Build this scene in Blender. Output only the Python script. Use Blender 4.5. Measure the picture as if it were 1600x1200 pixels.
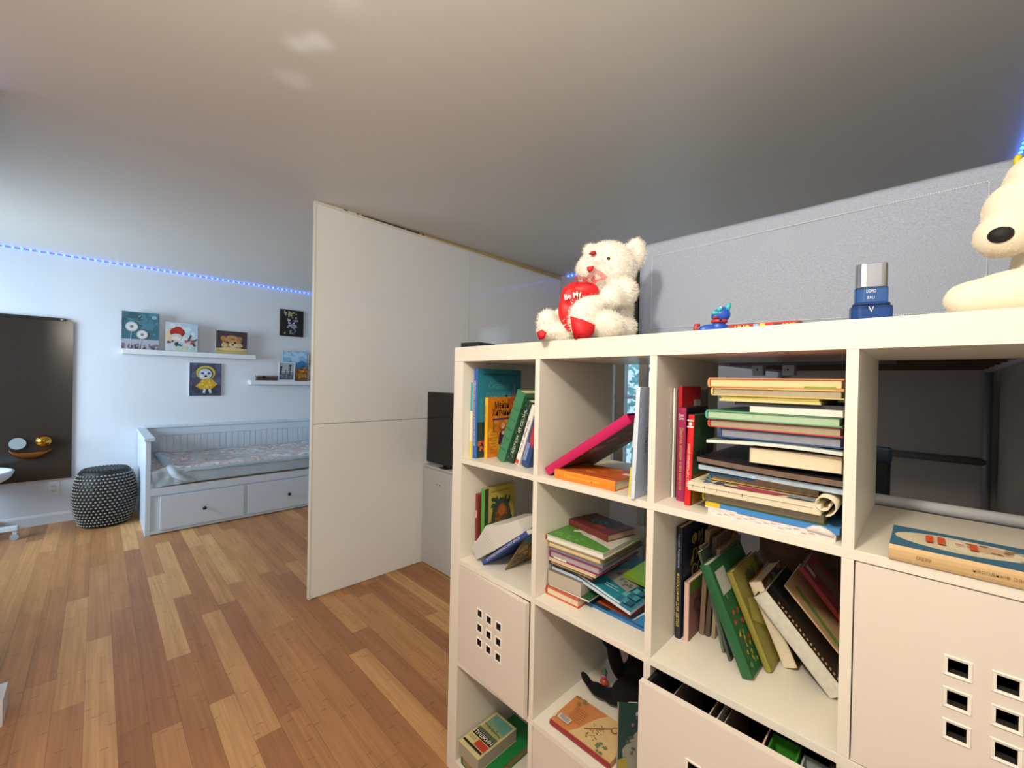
import bpy, bmesh, math, random
from mathutils import Vector, Matrix, noise
random.seed(7)
for o in list(bpy.data.objects): bpy.data.objects.remove(o)
SC = bpy.context.scene
COL = SC.collection

# ------------------------------------------------------------------ camera
cam_d = bpy.data.cameras.new('camera'); cam = bpy.data.objects.new('camera', cam_d); COL.objects.link(cam)
yaw, pitch, roll = 0.785877, -0.0060847, 0.0200879
F_ = Vector((-math.sin(yaw)*math.cos(pitch), math.cos(yaw)*math.cos(pitch), math.sin(pitch)))
R0 = F_.cross(Vector((0, 0, 1))).normalized(); U0 = R0.cross(F_)
Rv = math.cos(roll)*R0 + math.sin(roll)*U0; Uv = -math.sin(roll)*R0 + math.cos(roll)*U0
cam.matrix_world = Matrix(((Rv.x, Uv.x, -F_.x, 1.18655), (Rv.y, Uv.y, -F_.y, -0.8947), (Rv.z, Uv.z, -F_.z, 1.3743), (0, 0, 0, 1)))
cam_d.sensor_width = 36; cam_d.lens = 648.836/1600*36; cam_d.clip_start = 0.02
SC.camera = cam

# ------------------------------------------------------------------ view, world, large lights
SC.view_settings.view_transform = 'Standard'; SC.view_settings.look = 'None'
SC.view_settings.gamma = 1; SC.view_settings.use_curve_mapping = False
SC.view_settings.exposure = 0.0
W = bpy.data.worlds.new('world'); SC.world = W; W.use_nodes = True
bg = W.node_tree.nodes['Background']; bg.inputs[0].default_value = (0.55, 0.8, 1.0, 1); bg.inputs[1].default_value = 2.6

def area(name, loc, target, sx, sy, power, color, spread=180):
    d = bpy.data.lights.new(name, 'AREA'); d.shape = 'RECTANGLE'; d.size = sx; d.size_y = sy
    d.energy = power; d.color = color; d.spread = math.radians(spread)
    o = bpy.data.objects.new(name, d); COL.objects.link(o); o.location = loc
    o.rotation_euler = (Vector(target)-Vector(loc)).to_track_quat('-Z', 'Y').to_euler()
    return o
def point(name, loc, power, color, r):
    d = bpy.data.lights.new(name, 'POINT'); d.energy = power; d.color = color; d.shadow_soft_size = r
    o = bpy.data.objects.new(name, d); COL.objects.link(o); o.location = loc; return o
WARM = (1.0, 0.895, 0.75); DAY = (0.66, 0.84, 1.0)
point('ceiling_lamp_light', (0.90, -1.20, 2.10), 70, WARM, 0.07)
area('daylight_far_window', (-3.3, -2.93, 1.45), (-4.1, 0, 1.15), 1.7, 1.3, 64, DAY, 125)

# ------------------------------------------------------------------ helpers
def lin(h):
    h = h.lstrip('#'); r = []
    for i in (0, 2, 4):
        c = int(h[i:i+2], 16)/255; r.append(c/12.92 if c <= 0.04045 else ((c+0.055)/1.055)**2.4)
    return (*r, 1)
MATS = {}
def mat(col, rough=0.55, metal=0.0, var=0.06, scale=25, coat=0.0, alpha=1.0, trans=0.0, emit=0.0, bump=0.0, bscale=200, sheen=0.0):
    k = (col, rough, metal, var, scale, coat, alpha, trans, emit, bump, bscale, sheen)
    if k in MATS: return MATS[k]
    m = bpy.data.materials.new('surface_'+str(len(MATS))); m.use_nodes = True; nt = m.node_tree; N = nt.nodes; L = nt.links
    b = N['Principled BSDF']; c = lin(col)
    tc = N.new('ShaderNodeTexCoord')
    if var > 0:
        n = N.new('ShaderNodeTexNoise'); n.inputs['Scale'].default_value = scale; n.inputs['Detail'].default_value = 3
        L.new(tc.outputs['Object'], n.inputs['Vector'])
        mx = N.new('ShaderNodeMix'); mx.data_type = 'RGBA'
        mx.inputs[6].default_value = tuple(max(0, x*(1-var)) for x in c[:3])+(1,)
        mx.inputs[7].default_value = tuple(min(1, x*(1+var)) for x in c[:3])+(1,)
        L.new(n.outputs[0], mx.inputs[0]); L.new(mx.outputs[2], b.inputs['Base Color'])
    else: b.inputs['Base Color'].default_value = c
    b.inputs['Roughness'].default_value = rough; b.inputs['Metallic'].default_value = metal
    b.inputs['Coat Weight'].default_value = coat; b.inputs['Alpha'].default_value = alpha
    b.inputs['Transmission Weight'].default_value = trans; b.inputs['Sheen Weight'].default_value = sheen
    if emit: b.inputs['Emission Color'].default_value = c; b.inputs['Emission Strength'].default_value = emit
    if bump:
        n2 = N.new('ShaderNodeTexNoise'); n2.inputs['Scale'].default_value = bscale; L.new(tc.outputs['Object'], n2.inputs['Vector'])
        bp = N.new('ShaderNodeBump'); bp.inputs['Strength'].default_value = bump; bp.inputs['Distance'].default_value = 0.002
        L.new(n2.outputs[0], bp.inputs['Height']); L.new(bp.outputs[0], b.inputs['Normal'])
    MATS[k] = m; return m
def tag(o, label=None, cat=None, group=None, kind=None):
    if label: o['label'] = label
    if cat: o['category'] = cat
    if group: o['group'] = group
    if kind: o['kind'] = kind
    return o
def empty(name, loc=(0, 0, 0), label=None, cat=None, group=None, M=None):
    o = bpy.data.objects.new(name, None); COL.objects.link(o); o.empty_display_size = 0.05
    if M is not None: o.matrix_world = M
    else: o.location = loc
    return tag(o, label, cat, group)
class MB:
    """collects faces with material slots, then links ONE mesh object"""
    def __init__(s): s.v = []; s.f = []; s.m = []; s.mats = []; s.smooth = False
    def slot(s, m):
        if m not in s.mats: s.mats.append(m)
        return s.mats.index(m)
    def add(s, verts, faces, m):
        b = len(s.v); s.v += [tuple(v) for v in verts]; k = s.slot(m)
        for f in faces: s.f.append([b+i for i in f]); s.m.append(k)
    def box(s, x0, y0, z0, x1, y1, z1, m, M=None):
        x0, x1 = min(x0, x1), max(x0, x1); y0, y1 = min(y0, y1), max(y0, y1); z0, z1 = min(z0, z1), max(z0, z1)
        v = [(x0,y0,z0),(x1,y0,z0),(x1,y1,z0),(x0,y1,z0),(x0,y0,z1),(x1,y0,z1),(x1,y1,z1),(x0,y1,z1)]
        if M is not None: v = [M @ Vector(p) for p in v]
        s.add(v, [(0,3,2,1),(4,5,6,7),(0,1,5,4),(1,2,6,5),(2,3,7,6),(3,0,4,7)], m)
        return s
    def poly(s, pts, m): s.add(pts, [tuple(range(len(pts)))], m); return s
    def tube(s, pts, r, m, n=10, cap=True):
        pts = [Vector(p) for p in pts]; rs = r if isinstance(r, (list, tuple)) else [r]*len(pts)
        V = []; Fc = []
        prev = None
        for i, p in enumerate(pts):
            t = (pts[min(i+1, len(pts)-1)]-pts[max(i-1, 0)]).normalized()
            a = prev if prev is not None else (Vector((0, 0, 1)) if abs(t.z) < 0.9 else Vector((1, 0, 0)))
            a = (a-t*a.dot(t)).normalized(); prev = a; b2 = t.cross(a)
            for k in range(n):
                th = 2*math.pi*k/n; V.append(p+(a*math.cos(th)+b2*math.sin(th))*rs[i])
        for i in range(len(pts)-1):
            for k in range(n): Fc.append((i*n+k, i*n+(k+1) % n, (i+1)*n+(k+1) % n, (i+1)*n+k))
        if cap: Fc.append(tuple(range(n))[::-1]); Fc.append(tuple((len(pts)-1)*n+k for k in range(n)))
        s.add(V, Fc, m); return s
    def lathe(s, prof, m, n=32, sx=1.0, sy=1.0, c=(0, 0)):
        V = []; Fc = []
        for r, z in prof:
            for k in range(n):
                th = 2*math.pi*k/n; V.append((c[0]+r*math.cos(th)*sx, c[1]+r*math.sin(th)*sy, z))
        for i in range(len(prof)-1):
            for k in range(n): Fc.append((i*n+k, i*n+(k+1) % n, (i+1)*n+(k+1) % n, (i+1)*n+k))
        if prof[0][0] > 1e-5: Fc.append(tuple(range(n))[::-1])
        if prof[-1][0] > 1e-5: Fc.append(tuple((len(prof)-1)*n+k for k in range(n)))
        s.add(V, Fc, m); return s
    def ball(s, c, r, m, n=12, squash=(1, 1, 1)):
        V = []; Fc = []; h = n//2
        for i in range(h+1):
            ph = math.pi*i/h
            for k in range(n):
                th = 2*math.pi*k/n
                V.append((c[0]+r*squash[0]*math.sin(ph)*math.cos(th), c[1]+r*squash[1]*math.sin(ph)*math.sin(th), c[2]+r*squash[2]*math.cos(ph)))
        for i in range(h):
            for k in range(n): Fc.append((i*n+k, (i+1)*n+k, (i+1)*n+(k+1) % n, i*n+(k+1) % n))
        s.add(V, Fc, m); return s
    def grid(s, fn, nu, nv, m):
        V = [fn(i/nu, j/nv) for j in range(nv+1) for i in range(nu+1)]
        s.add(V, [(j*(nu+1)+i, j*(nu+1)+i+1, (j+1)*(nu+1)+i+1, (j+1)*(nu+1)+i) for j in range(nv) for i in range(nu)], m); return s
    def build(s, name, parent=None, smooth=False, bevel=0.0, M=None, solid=0.0):
        me = bpy.data.meshes.new(name); me.from_pydata(s.v, [], s.f)
        for m in s.mats: me.materials.append(m)
        me.polygons.foreach_set('material_index', s.m); me.update()
        if smooth: me.polygons.foreach_set('use_smooth', [True]*len(me.polygons))
        o = bpy.data.objects.new(name, me); COL.objects.link(o)
        if M is not None: o.matrix_world = M
        if parent is not None: o.parent = parent
        if solid:
            md = o.modifiers.new('solid', 'SOLIDIFY'); md.thickness = solid; md.offset = 0
        if bevel:
            md = o.modifiers.new('bevel', 'BEVEL'); md.width = bevel; md.segments = 2; md.limit_method = 'ANGLE'; md.harden_normals = False
        return o
def struct(mb, name, parent=None, **k):
    o = mb.build(name, parent, **k)
    if parent is None: o['kind'] = 'structure'
    return o
def basis(o, ex, ey, ez):
    ex, ey, ez = Vector(ex), Vector(ey), Vector(ez)
    return Matrix(((ex.x, ey.x, ez.x, o[0]), (ex.y, ey.y, ez.y, o[1]), (ex.z, ey.z, ez.z, o[2]), (0, 0, 0, 1)))
def eval_mesh(o, name):
    dg = bpy.context.evaluated_depsgraph_get(); dg.update()
    me = bpy.data.meshes.new_from_object(o.evaluated_get(dg)); me.name = name; return me
TEXTC = {}
def text(parent, s, size, pos, xd, yd, m, name='title_text', width=None, ext=0.0002, bold=0.0):
    """flat lettering centred on pos in the parent's frame, reading along xd"""
    cu = bpy.data.curves.new('t', 'FONT'); cu.body = s; cu.size = 1; cu.align_x = 'CENTER'; cu.align_y = 'CENTER'
    cu.extrude = 0.0; cu.offset = bold; cu.resolution_u = 2
    to = bpy.data.objects.new('t', cu); COL.objects.link(to)
    me = eval_mesh(to, name); bpy.data.objects.remove(to); bpy.data.curves.remove(cu)
    if not len(me.vertices): return None
    xs = [v.co.x for v in me.vertices]; ys = [v.co.y for v in me.vertices]
    w = max(xs)-min(xs); h = max(ys)-min(ys); cx = (max(xs)+min(xs))/2; cy = (max(ys)+min(ys))/2
    sy = size/h; sx = (width/w) if width else sy
    xd = Vector(xd).normalized(); yd = Vector(yd).normalized(); p = Vector(pos); nrm = xd.cross(yd)
    for v in me.vertices: v.co = p+xd*((v.co.x-cx)*sx)+yd*((v.co.y-cy)*sy)+nrm*0.0006
    me.materials.clear(); me.materials.append(m)
    o = bpy.data.objects.new(name, me); COL.objects.link(o); o.parent = parent; return o
def art(parent, items, org, ud, vd, W_, H_, name='cover_art', step=0.00025, start=0.0004):
    """printed picture: flat coloured shapes in 0..1 page coordinates, stacked a hair apart"""
    ud, vd = Vector(ud), Vector(vd); n = ud.cross(vd).normalized(); org = Vector(org); mb = MB()
    off = start
    for it in items:
        kind, c = it[0], it[1]; m = mat(c, 0.5, var=0.12, scale=60) if isinstance(c, str) else c
        if kind == 'r': x0, y0, x1, y1 = it[2:6]; pts = [(x0, y0), (x1, y0), (x1, y1), (x0, y1)]
        elif kind == 'e':
            cx, cy, rx, ry = it[2:6]; a0 = it[6] if len(it) > 6 else 0
            pts = []
            for k in range(20):
                a = 2*math.pi*k/20; px, py = rx*math.cos(a), ry*math.sin(a)
                pts.append((cx+px*math.cos(a0)-py*math.sin(a0), cy+px*math.sin(a0)+py*math.cos(a0)))
        elif kind == 'p': pts = it[2]
        elif kind == 'b':   # blotches: n, region, size, seed
            n_, x0, y0, x1, y1, s0, sd = it[2:9]; rr = random.Random(sd)
            for _ in range(n_):
                cx, cy = rr.uniform(x0, x1), rr.uniform(y0, y1); q = []
                a1 = rr.random()*6; k1 = rr.uniform(0.5, 1.3)
                for k in range(7):
                    a = 2*math.pi*k/7; r_ = s0*rr.uniform(0.5, 1.2); q.append((min(1, max(0, cx+r_*math.cos(a)*k1)), min(1, max(0, cy+r_*math.sin(a)*H_ and cy+r_*math.sin(a)*W_/H_))))
                mb.poly([org+ud*(p[0]*W_)+vd*(p[1]*H_)+n*(off) for p in q], m); off += step*0.12
            off += step; continue
        elif kind == 'l':   # stroke x0,y0,x1,y1,width
            x0, y0, x1, y1, w = it[2:7]; dx, dy = x1-x0, y1-y0; l = math.hypot(dx, dy) or 1; nx, ny = -dy/l*w/2, dx/l*w/2
            pts = [(x0+nx, y0+ny), (x0-nx, y0-ny), (x1-nx, y1-ny), (x1+nx, y1+ny)][::-1]
        mb.poly([org+ud*(p[0]*W_)+vd*(p[1]*H_)+n*off for p in pts], m); off += step
    return mb.build(name, parent)

WHITE = mat('#e6dfcf', 0.38, var=0.02, scale=6, coat=0.15)
PAGE = mat('#e2d4b2', 0.85, var=0.10, scale=90)
PAGEW = mat('#ded9cc', 0.85, var=0.08, scale=90)
PAGEG = mat('#a89a80', 0.85, var=0.15, scale=90)
BLACK = mat('#0b0b0d', 0.6)
STEELW = mat('#d9dce0', 0.3, var=0.02)

# ------------------------------------------------------------------ room shell
XW, XE, YN, YS, ZC = -4.43, 1.47, 2.46, -3.0, 2.461
def floor_mat():
    m = bpy.data.materials.new('bamboo_planks'); m.use_nodes = True; nt = m.node_tree; N = nt.nodes; L = nt.links
    b = N['Principled BSDF']
    def math_(op, a, b_=None, c_=None):
        n = N.new('ShaderNodeMath'); n.operation = op
        for i, v in enumerate((a, b_, c_)):
            if v is None: continue
            if isinstance(v, (int, float)): n.inputs[i].default_value = v
            else: L.new(v, n.inputs[i])
        return n.outputs[0]
    tc = N.new('ShaderNodeTexCoord'); sp = N.new('ShaderNodeSeparateXYZ'); L.new(tc.outputs['Object'], sp.inputs[0])
    X, Y = sp.outputs[0], sp.outputs[1]
    PW, PL = 0.092, 1.15
    row = math_('FLOOR', math_('DIVIDE', Y, PW))
    def wn(a, b_=0.0):
        cb = N.new('ShaderNodeCombineXYZ')
        for i, v in enumerate((a, b_)):
            if isinstance(v, (int, float)): cb.inputs[i].default_value = v
            else: L.new(v, cb.inputs[i])
        w = N.new('ShaderNodeTexWhiteNoise'); w.noise_dimensions = '3D'; L.new(cb.outputs[0], w.inputs['Vector']); return w.outputs['Value']
    rr = wn(row, 3.3)
    xs = math_('ADD', math_('DIVIDE', X, PL), math_('MULTIPLY', rr, 7.0))
    colm = math_('FLOOR', xs); pid = wn(row, math_('ADD', colm, 11.7))
    # plank tone
    ramp = N.new('ShaderNodeValToRGB'); L.new(pid, ramp.inputs[0]); e = ramp.color_ramp.elements
    e[0].position = 0; e[0].color = lin('#a06c44'); e[1].position = 1; e[1].color = lin('#cf9f69')
    for p, c in ((0.3, '#ab7549'), (0.6, '#b58050'), (0.85, '#c18c59')):
        q = ramp.color_ramp.elements.new(p); q.color = lin(c)
    # grain
    mp = N.new('ShaderNodeMapping'); L.new(tc.outputs['Object'], mp.inputs[0]); mp.inputs['Scale'].default_value = (2.5, 90, 1)
    gn = N.new('ShaderNodeTexNoise'); gn.inputs['Scale'].default_value = 1.0; gn.inputs['Detail'].default_value = 5; L.new(mp.outputs[0], gn.inputs['Vector'])
    mp2 = N.new('ShaderNodeMapping'); L.new(tc.outputs['Object'], mp2.inputs[0]); mp2.inputs['Scale'].default_value = (1.6, 7, 1)
    gn2 = N.new('ShaderNodeTexNoise'); gn2.inputs['Scale'].default_value = 2.0; gn2.inputs['Detail'].default_value = 4; L.new(mp2.outputs[0], gn2.inputs['Vector'])
    g = math_('ADD', math_('MULTIPLY', gn.outputs[0], 0.62), math_('MULTIPLY', gn2.outputs[0], 0.42))
    g = math_('ADD', g, 0.46)
    # bamboo strips and knuckles
    strip = math_('FLOOR', math_('DIVIDE', Y, PW/4)); sr = wn(strip, math_('ADD', colm, 2.1)); sr2 = wn(strip, 9.2)
    g = math_('MULTIPLY', g, math_('ADD', 0.93, math_('MULTIPLY', sr, 0.14)))
    kx = math_('FRACT', math_('ADD', math_('DIVIDE', X, 0.23), math_('MULTIPLY', sr2, 5.0)))
    wob = math_('MULTIPLY', math_('SUBTRACT', gn2.outputs[0], 0.5), 0.1)
    kd = math_('ABSOLUTE', math_('SUBTRACT', math_('ADD', kx, wob), 0.5))
    k = math_('SUBTRACT', 1.0, math_('MINIMUM', math_('DIVIDE', kd, 0.02), 1.0))
    kmask = math_('GREATER_THAN', wn(strip, math_('FLOOR', math_('ADD', math_('DIVIDE', X, 0.23), math_('MULTIPLY', sr2, 5.0)))), 0.55)
    k = math_('MULTIPLY', math_('MULTIPLY', k, kmask), 0.42)
    # seams
    fy = math_('FRACT', math_('DIVIDE', Y, PW)); fx = math_('FRACT', xs)
    sy = math_('LESS_THAN', math_('MINIMUM', fy, math_('SUBTRACT', 1.0, fy)), 0.010)
    sx = math_('LESS_THAN', math_('MINIMUM', fx, math_('SUBTRACT', 1.0, fx)), 0.0010)
    seam = math_('MULTIPLY', math_('MAXIMUM', sy, sx), 0.42)
    dark = math_('MULTIPLY', math_('SUBTRACT', 1.0, k), math_('SUBTRACT', 1.0, seam))
    f = math_('MULTIPLY', g, dark)
    vm = N.new('ShaderNodeVectorMath'); vm.operation = 'SCALE'; L.new(ramp.outputs[0], vm.inputs[0]); L.new(f, vm.inputs['Scale'])
    L.new(vm.outputs[0], b.inputs['Base Color'])
    b.inputs['Roughness'].default_value = 0.45
    return m
WALL = mat('#d2d7df', 0.6, var=0.015, scale=3)
CEIL = mat('#dcd8d1', 0.5, var=0.02, scale=2, bump=0.05, bscale=30)
struct(MB().box(XW-.1, YS-.1, -.06, XE+.1, YN+.1, 0, floor_mat()), 'floor')
struct(MB().box(XW-.1, YS-.1, ZC, XE+.1, YN+.1, ZC+.06, CEIL), 'ceiling')
struct(MB().box(XW-.1, YS-.1, 0, XW, YN+.1, ZC, WALL), 'wall_west')
struct(MB().box(XE, YS-.1, 0, XE+.1, YN+.1, ZC, WALL), 'wall_east')
wx0, wx1, wz1 = -.905, -.12, 2.06      # glazed opening in the back wall
struct(MB().box(XW, YN, 0, wx0, YN+.1, ZC, WALL).box(wx1, YN, 0, XE, YN+.1, ZC, WALL).box(wx0, YN, wz1, wx1, YN+.1, ZC, WALL).box(wx0, YN, 0, wx1, YN+.1, .42, WALL), 'wall_north')
sx0, sx1, sz0, sz1 = -4.15, -2.45, .8, 2.1
struct(MB().box(XW, YS-.1, 0, sx0, YS, ZC, WALL).box(sx1, YS-.1, 0, XE, YS, ZC, WALL).box(sx0, YS-.1, sz1, sx1, YS, ZC, WALL).box(sx0, YS-.1, 0, sx1, YS, sz0, WALL), 'wall_south')
TRIM = mat('#d3d6db', 0.45, var=0.01)
base_p = [(0, 0), (.014, 0), (.014, .075), (.009, .088), (.004, .095), (0, .095)]
mb = MB(); V = [(XW+a, y, z) for y in (YS, YN) for a, z in base_p]; n = len(base_p)
mb.add(V, [(i, (i+1) % n, n+(i+1) % n, n+i) for i in range(n)]+[tuple(range(n)), tuple(range(2*n-1, n-1, -1))], TRIM); struct(mb, 'baseboard_west')
# wall end on the left, just outside the frame, with its base trim
struct(MB().box(-1.44, YS, 0, -1.335, -1.185, ZC, WALL), 'wall_pier')
struct(MB().box(-1.46, -1.185, 0, -1.318, -1.141, .10, TRIM).box(-1.335, YS, 0, -1.318, -1.185, .10, TRIM), 'baseboard_pier')
# windows
def window(name, x0, x1, z0, z1, y, mull, rails):
    root = empty(name, ((x0+x1)/2, y, z0)); root['kind'] = 'structure'
    Mi = Matrix.Translation((-(x0+x1)/2, -y, -z0)); fm = mat('#8c8377', 0.5)
    mb = MB(); w = .035
    mb.box(x0, y-.02, z0, x0+w, y+.05, z1, fm, Mi).box(x1-w, y-.02, z0, x1, y+.05, z1, fm, Mi).box(x0, y-.02, z0, x1, y+.05, z0+w, fm, Mi).box(x0, y-.02, z1-w, x1, y+.05, z1, fm, Mi)
    mb.build('window_frame', root)
    mb = MB()
    for a, b_ in mull: mb.box(a, y-.03, z0+w, b_, y+.03, z1-w, fm, Mi)
    for a, b_ in rails: mb.box(x0+w, y-.018, a, x1-w, y+.02, b_, mat('#b8c4c6', .4), Mi)
    mb.build('window_sash', root)
    MB().box(x0+w, y+.028, z0+w, x1-w, y+.031, z1-w, mat('#e8fbff', 0.02, alpha=0.12, var=0), Mi).build('glass_pane', root)
window('window_1', wx0, wx1, .42, wz1, YN+.02, [(-.835, -.735)], [(1.24, 1.27)])
window('window_2', sx0, sx1, sz0, sz1, YS-.06, [(-3.32, -3.28)], [(1.43, 1.46)])
# added spotlights without a fixture, imitating soft bright patches on the ceiling
for i, (x, y, pw, sz) in enumerate([(-.225, -.40, 34, 3.0), (-.285, -.44, 28, 3.0), (-.47, -.40, 14, 4.4), (-.02, -.40, 11, 4.0)]):
    d = bpy.data.lights.new('ceiling_patch_spot', 'SPOT'); d.energy = pw; d.color = (.85, .93, 1); d.spot_size = math.radians(sz); d.spot_blend = 1; d.shadow_soft_size = .02
    o = bpy.data.objects.new('ceiling_patch_spot', d); COL.objects.link(o); o.location = (x-.12, y-.9, .9)
    o.rotation_euler = (Vector((x, y, ZC))-o.location).to_track_quat('-Z', 'Y').to_euler()

# ------------------------------------------------------------------ LED strips
LEDM = mat('#4a8cff', 0.4, var=0, emit=5.0); LEDT = mat('#4a48f0', 0.4, var=0, emit=2.2)
def led_strip(a, b, label, nrm, gap=.0505, light=2.0):
    a, b, nrm = Vector(a), Vector(b), Vector(nrm); d = (b-a); L_ = d.length; d.normalize()
    root = empty('led_strip', a, label, 'led strip', 'blue led strips at the ceiling edge')
    up = Vector((0, 0, 1)); mb = MB(); P = [Vector((0, 0, 0))+nrm*.001, d*L_+nrm*.001]
    mb.add([P[0]-up*.004, P[1]-up*.004, P[1]+up*.004, P[0]+up*.004, P[0]-up*.004+nrm*.002, P[1]-up*.004+nrm*.002, P[1]+up*.004+nrm*.002, P[0]+up*.004+nrm*.002],
           [(0, 1, 2, 3), (4, 7, 6, 5), (0, 4, 5, 1), (3, 2, 6, 7), (0, 3, 7, 4), (1, 5, 6, 2)], LEDT)
    mb.build('tape', root)
    k = MB().ball((0, 0, 0), .0085, LEDM, 8, (1, 1, .8)); first = k.build('diode', root, smooth=True)
    n = int(L_/gap); first.location = d*gap/2+nrm*.008
    for i in range(1, n):
        o = first.copy(); COL.objects.link(o); o.parent = root; o.location = d*(gap*(i+.5))+nrm*.008
    c = (a+b)/2
    if light > 1: area('led_glow', c+nrm*.03-up*.01, c+nrm*.0-up*.02, L_, .012, light*L_, (.16, .22, 1.0))
    return root
led_strip((XW, -1.75, 2.446), (XW, 1.75, 2.446), 'blue led strip along the top of the wall above the pictures', (1, 0, 0), light=.30)
led_strip((-1.42, YN, 2.446), (.35, YN, 2.446), 'short stretch of blue led strip at the far end of the partition', (0, -1, 0), light=.2)
led_strip((XE, 2.40, 2.446), (XE, 1.25, 2.446), 'blue led strip on the right wall mirrored in the glossy partition', (-1, 0, 0), light=.15)
led_strip((-1.335, -2.5, 2.446), (-1.335, -1.20, 2.446), 'blue led strip at the top left casting a glow on the ceiling', (1, 0, 0), light=1.2)

# ------------------------------------------------------------------ glossy white partition
PANEL = mat('#eef0ee', 0.10, var=0.02, scale=2, coat=0.2)
FRAMEM = mat('#e2dccb', 0.3, var=0.01)
px, py0, py1, pt = -1.487, .04, YN-.01, 2.455
root = empty('partition_wall', (px, py0, 0), 'tall glossy white partition panel standing beside the day bed', 'partition')
Mi = Matrix.Translation((-px, -py0, 0))
t = .004
for nm, (a, b, c, d_) in {'panel': (py0+.012, 1.260, .012, 1.083)}.items(): pass
for (a, b, c, d_) in [(py0+.012, 1.260, .004, 1.083), (1.264, py1, .004, 1.083), (py0+.012, 1.260, 1.087, pt-.012), (1.264, py1, 1.087, pt-.012)]:
    MB().box(px-.012, a, c, px, b, d_, PANEL, Mi).build('panel', root)
MB().box(px-.030, py0, 0, px+.003, py0+.012, pt, FRAMEM, Mi).build('end_trim', root, bevel=.0015)
MB().box(px-.030, py0+.012, pt-.012, px+.004, py1, pt, FRAMEM, Mi).build('top_rail', root)
MB().box(px-.030, py0+.012, 0, px-.013, py1, pt-.012, mat('#d8d4c8', .4), Mi).box(px-.034, py0+.02, .3, px-.03, py0+.05, 2.2, FRAMEM, Mi).build('core', root)
mb = MB()     # crumbly filler in the widening gap under the ceiling
ft = mat('#cdb27a', 0.95, var=0.75, scale=120, bump=1.0, bscale=300); fd = mat('#5c5040', .95, var=.8, scale=150)
N_ = 260; drop_ = lambda y: .034*(y-py0)/(py1-py0)
for i in range(N_):
    y0 = py0+i*(py1-py0)/N_; y1 = y0+(py1-py0)/N_; u = i/N_
    q = noise.noise(Vector((i*.23, 0, 0)))
    m_f = CEIL if u < .05 or (u < .12 and q > -.1) else (fd if u < .32 and q > -.35 else ft)
    mb.box(px-.026, y0, pt-drop_(y0), px+.002+random.uniform(-.004, .002)-(.003 if m_f is fd else 0), y1, ZC-.0005-(random.uniform(0, .004) if u > .2 else 0), m_f, Mi)
mb.build('gap_filler', root)
for ch in root.children:      # the panel top falls slightly away from the ceiling towards the far wall
    if ch.name.startswith('gap'): continue
    for v in ch.data.vertices:
        if v.co.z > 2.3: v.co.z -= drop_(v.co.y+py0)

# ------------------------------------------------------------------ white cabinet, television
CABM = mat('#c9cbca', 0.35, var=0.01)
root = empty('storage_cabinet', (-.92, 1.05, 0), 'plain white cabinet beside the partition carrying the television', 'cabinet')
Mi = Matrix.Translation((.92, -1.05, 0))
MB().box(-1.478, .862, .0, -.42, 1.28, .722, CABM, Mi).build('body', root)
MB().box(-1.478, .848, .724, -.42, 1.28, .742, CABM, Mi).build('top_board', root, bevel=.001)
MB().box(-1.478, .845, .012, -.96, .861, .722, CABM, Mi).build('door', root, bevel=.001)
MB().box(-.957, .845, .012, -.42, .861, .722, CABM, Mi).build('door', root, bevel=.001)
mb = MB(); 
for x in (-1.30, -1.265): mb.tube([(x+.92, .846-1.05, .62), (x+.92, .842-1.05, .62)], .004, mat('#77777a', .3, metal=.8))
mb.build('screw', root)
root = empty('television', (-1.0, 1.0, .742), 'black flat television standing on the white cabinet', 'television')
Mi = Matrix.Translation((1.0, -1.0, -.742))
MB().box(-1.462, .86, .765, -.60, .885, 1.285, mat('#08080a', .35), Mi).build('casing', root, bevel=.003)
MB().box(-1.455, .8585, .785, -.607, .8595, 1.278, mat('#020203', .12), Mi).build('screen', root)
MB().box(-1.28, .845, .742, -1.20, .98, .748, BLACK, Mi).box(-1.25, .862, .746, -1.235, .88, .775, BLACK, Mi).build('stand_foot', root)
MB().box(-.82, .845, .742, -.74, .98, .748, BLACK, Mi).box(-.79, .862, .746, -.775, .88, .775, BLACK, Mi).build('stand_foot', root)

# ------------------------------------------------------------------ far wall: glass board, outlet, shelves, pictures
root = empty('tinted_glass_panel', (XW, -1.6, .40), 'dark brown tinted glass panel hanging on the far wall at left', 'glass panel')
Mi = Matrix.Translation((-XW, 1.6, -.40)); 
MB().box(XW+.012, -2.3, .405, XW+.022, -1.055, 1.846, mat('#302720', 0.22, var=.03, scale=2), Mi).build('glass_sheet', root)
MB().box(XW+.001, -2.25, 1.842, XW+.03, -1.10, 1.868, mat('#191311', .4), Mi).build('top_rail', root, bevel=.002)
MB().box(XW+.030, -1.135, 1.848, XW+.032, -1.12, 1.860, mat('#8a8a88', .3, metal=.6), Mi).build('rail_clip', root)
# added ornament standing in for a bronze reflection in the glass: boat-shaped bowl, white disc and gold ball
root = empty('reflection_ornament', (XW+.03, -1.30, .63), 'bronze boat shape with gold ball and pale disc standing in for a reflection in the dark glass', 'ornament')
mb = MB(); 
def bowl(u, v):
    a = math.pi*(u-.5)*.92; yy = .125*math.sin(a)/1.0; w = .055*math.cos(a)
    return (.012+w*.45*math.sin(math.pi*v), yy, .07-.062*math.cos(a)*1.0+(v-.5)*w*1.1)
mb.grid(bowl, 24, 8, mat('#7a4a1c', .25, metal=.7)); mb.build('bowl', root, smooth=True, solid=.004)
MB().ball((.045, .075, .130), .054, mat('#c08a38', .18, metal=1.0), 20).build('gold_ball', root, smooth=True)
mb = MB(); mb.tube([(.014, -.078, .118), (.020, -.078, .118)], .050, mat('#8f9797', .4), 24); mb.build('pale_disc', root)
root = empty('wall_outlet', (XW, -1.165, .315), 'white double wall outlet below the dark glass panel', 'outlet')
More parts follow.
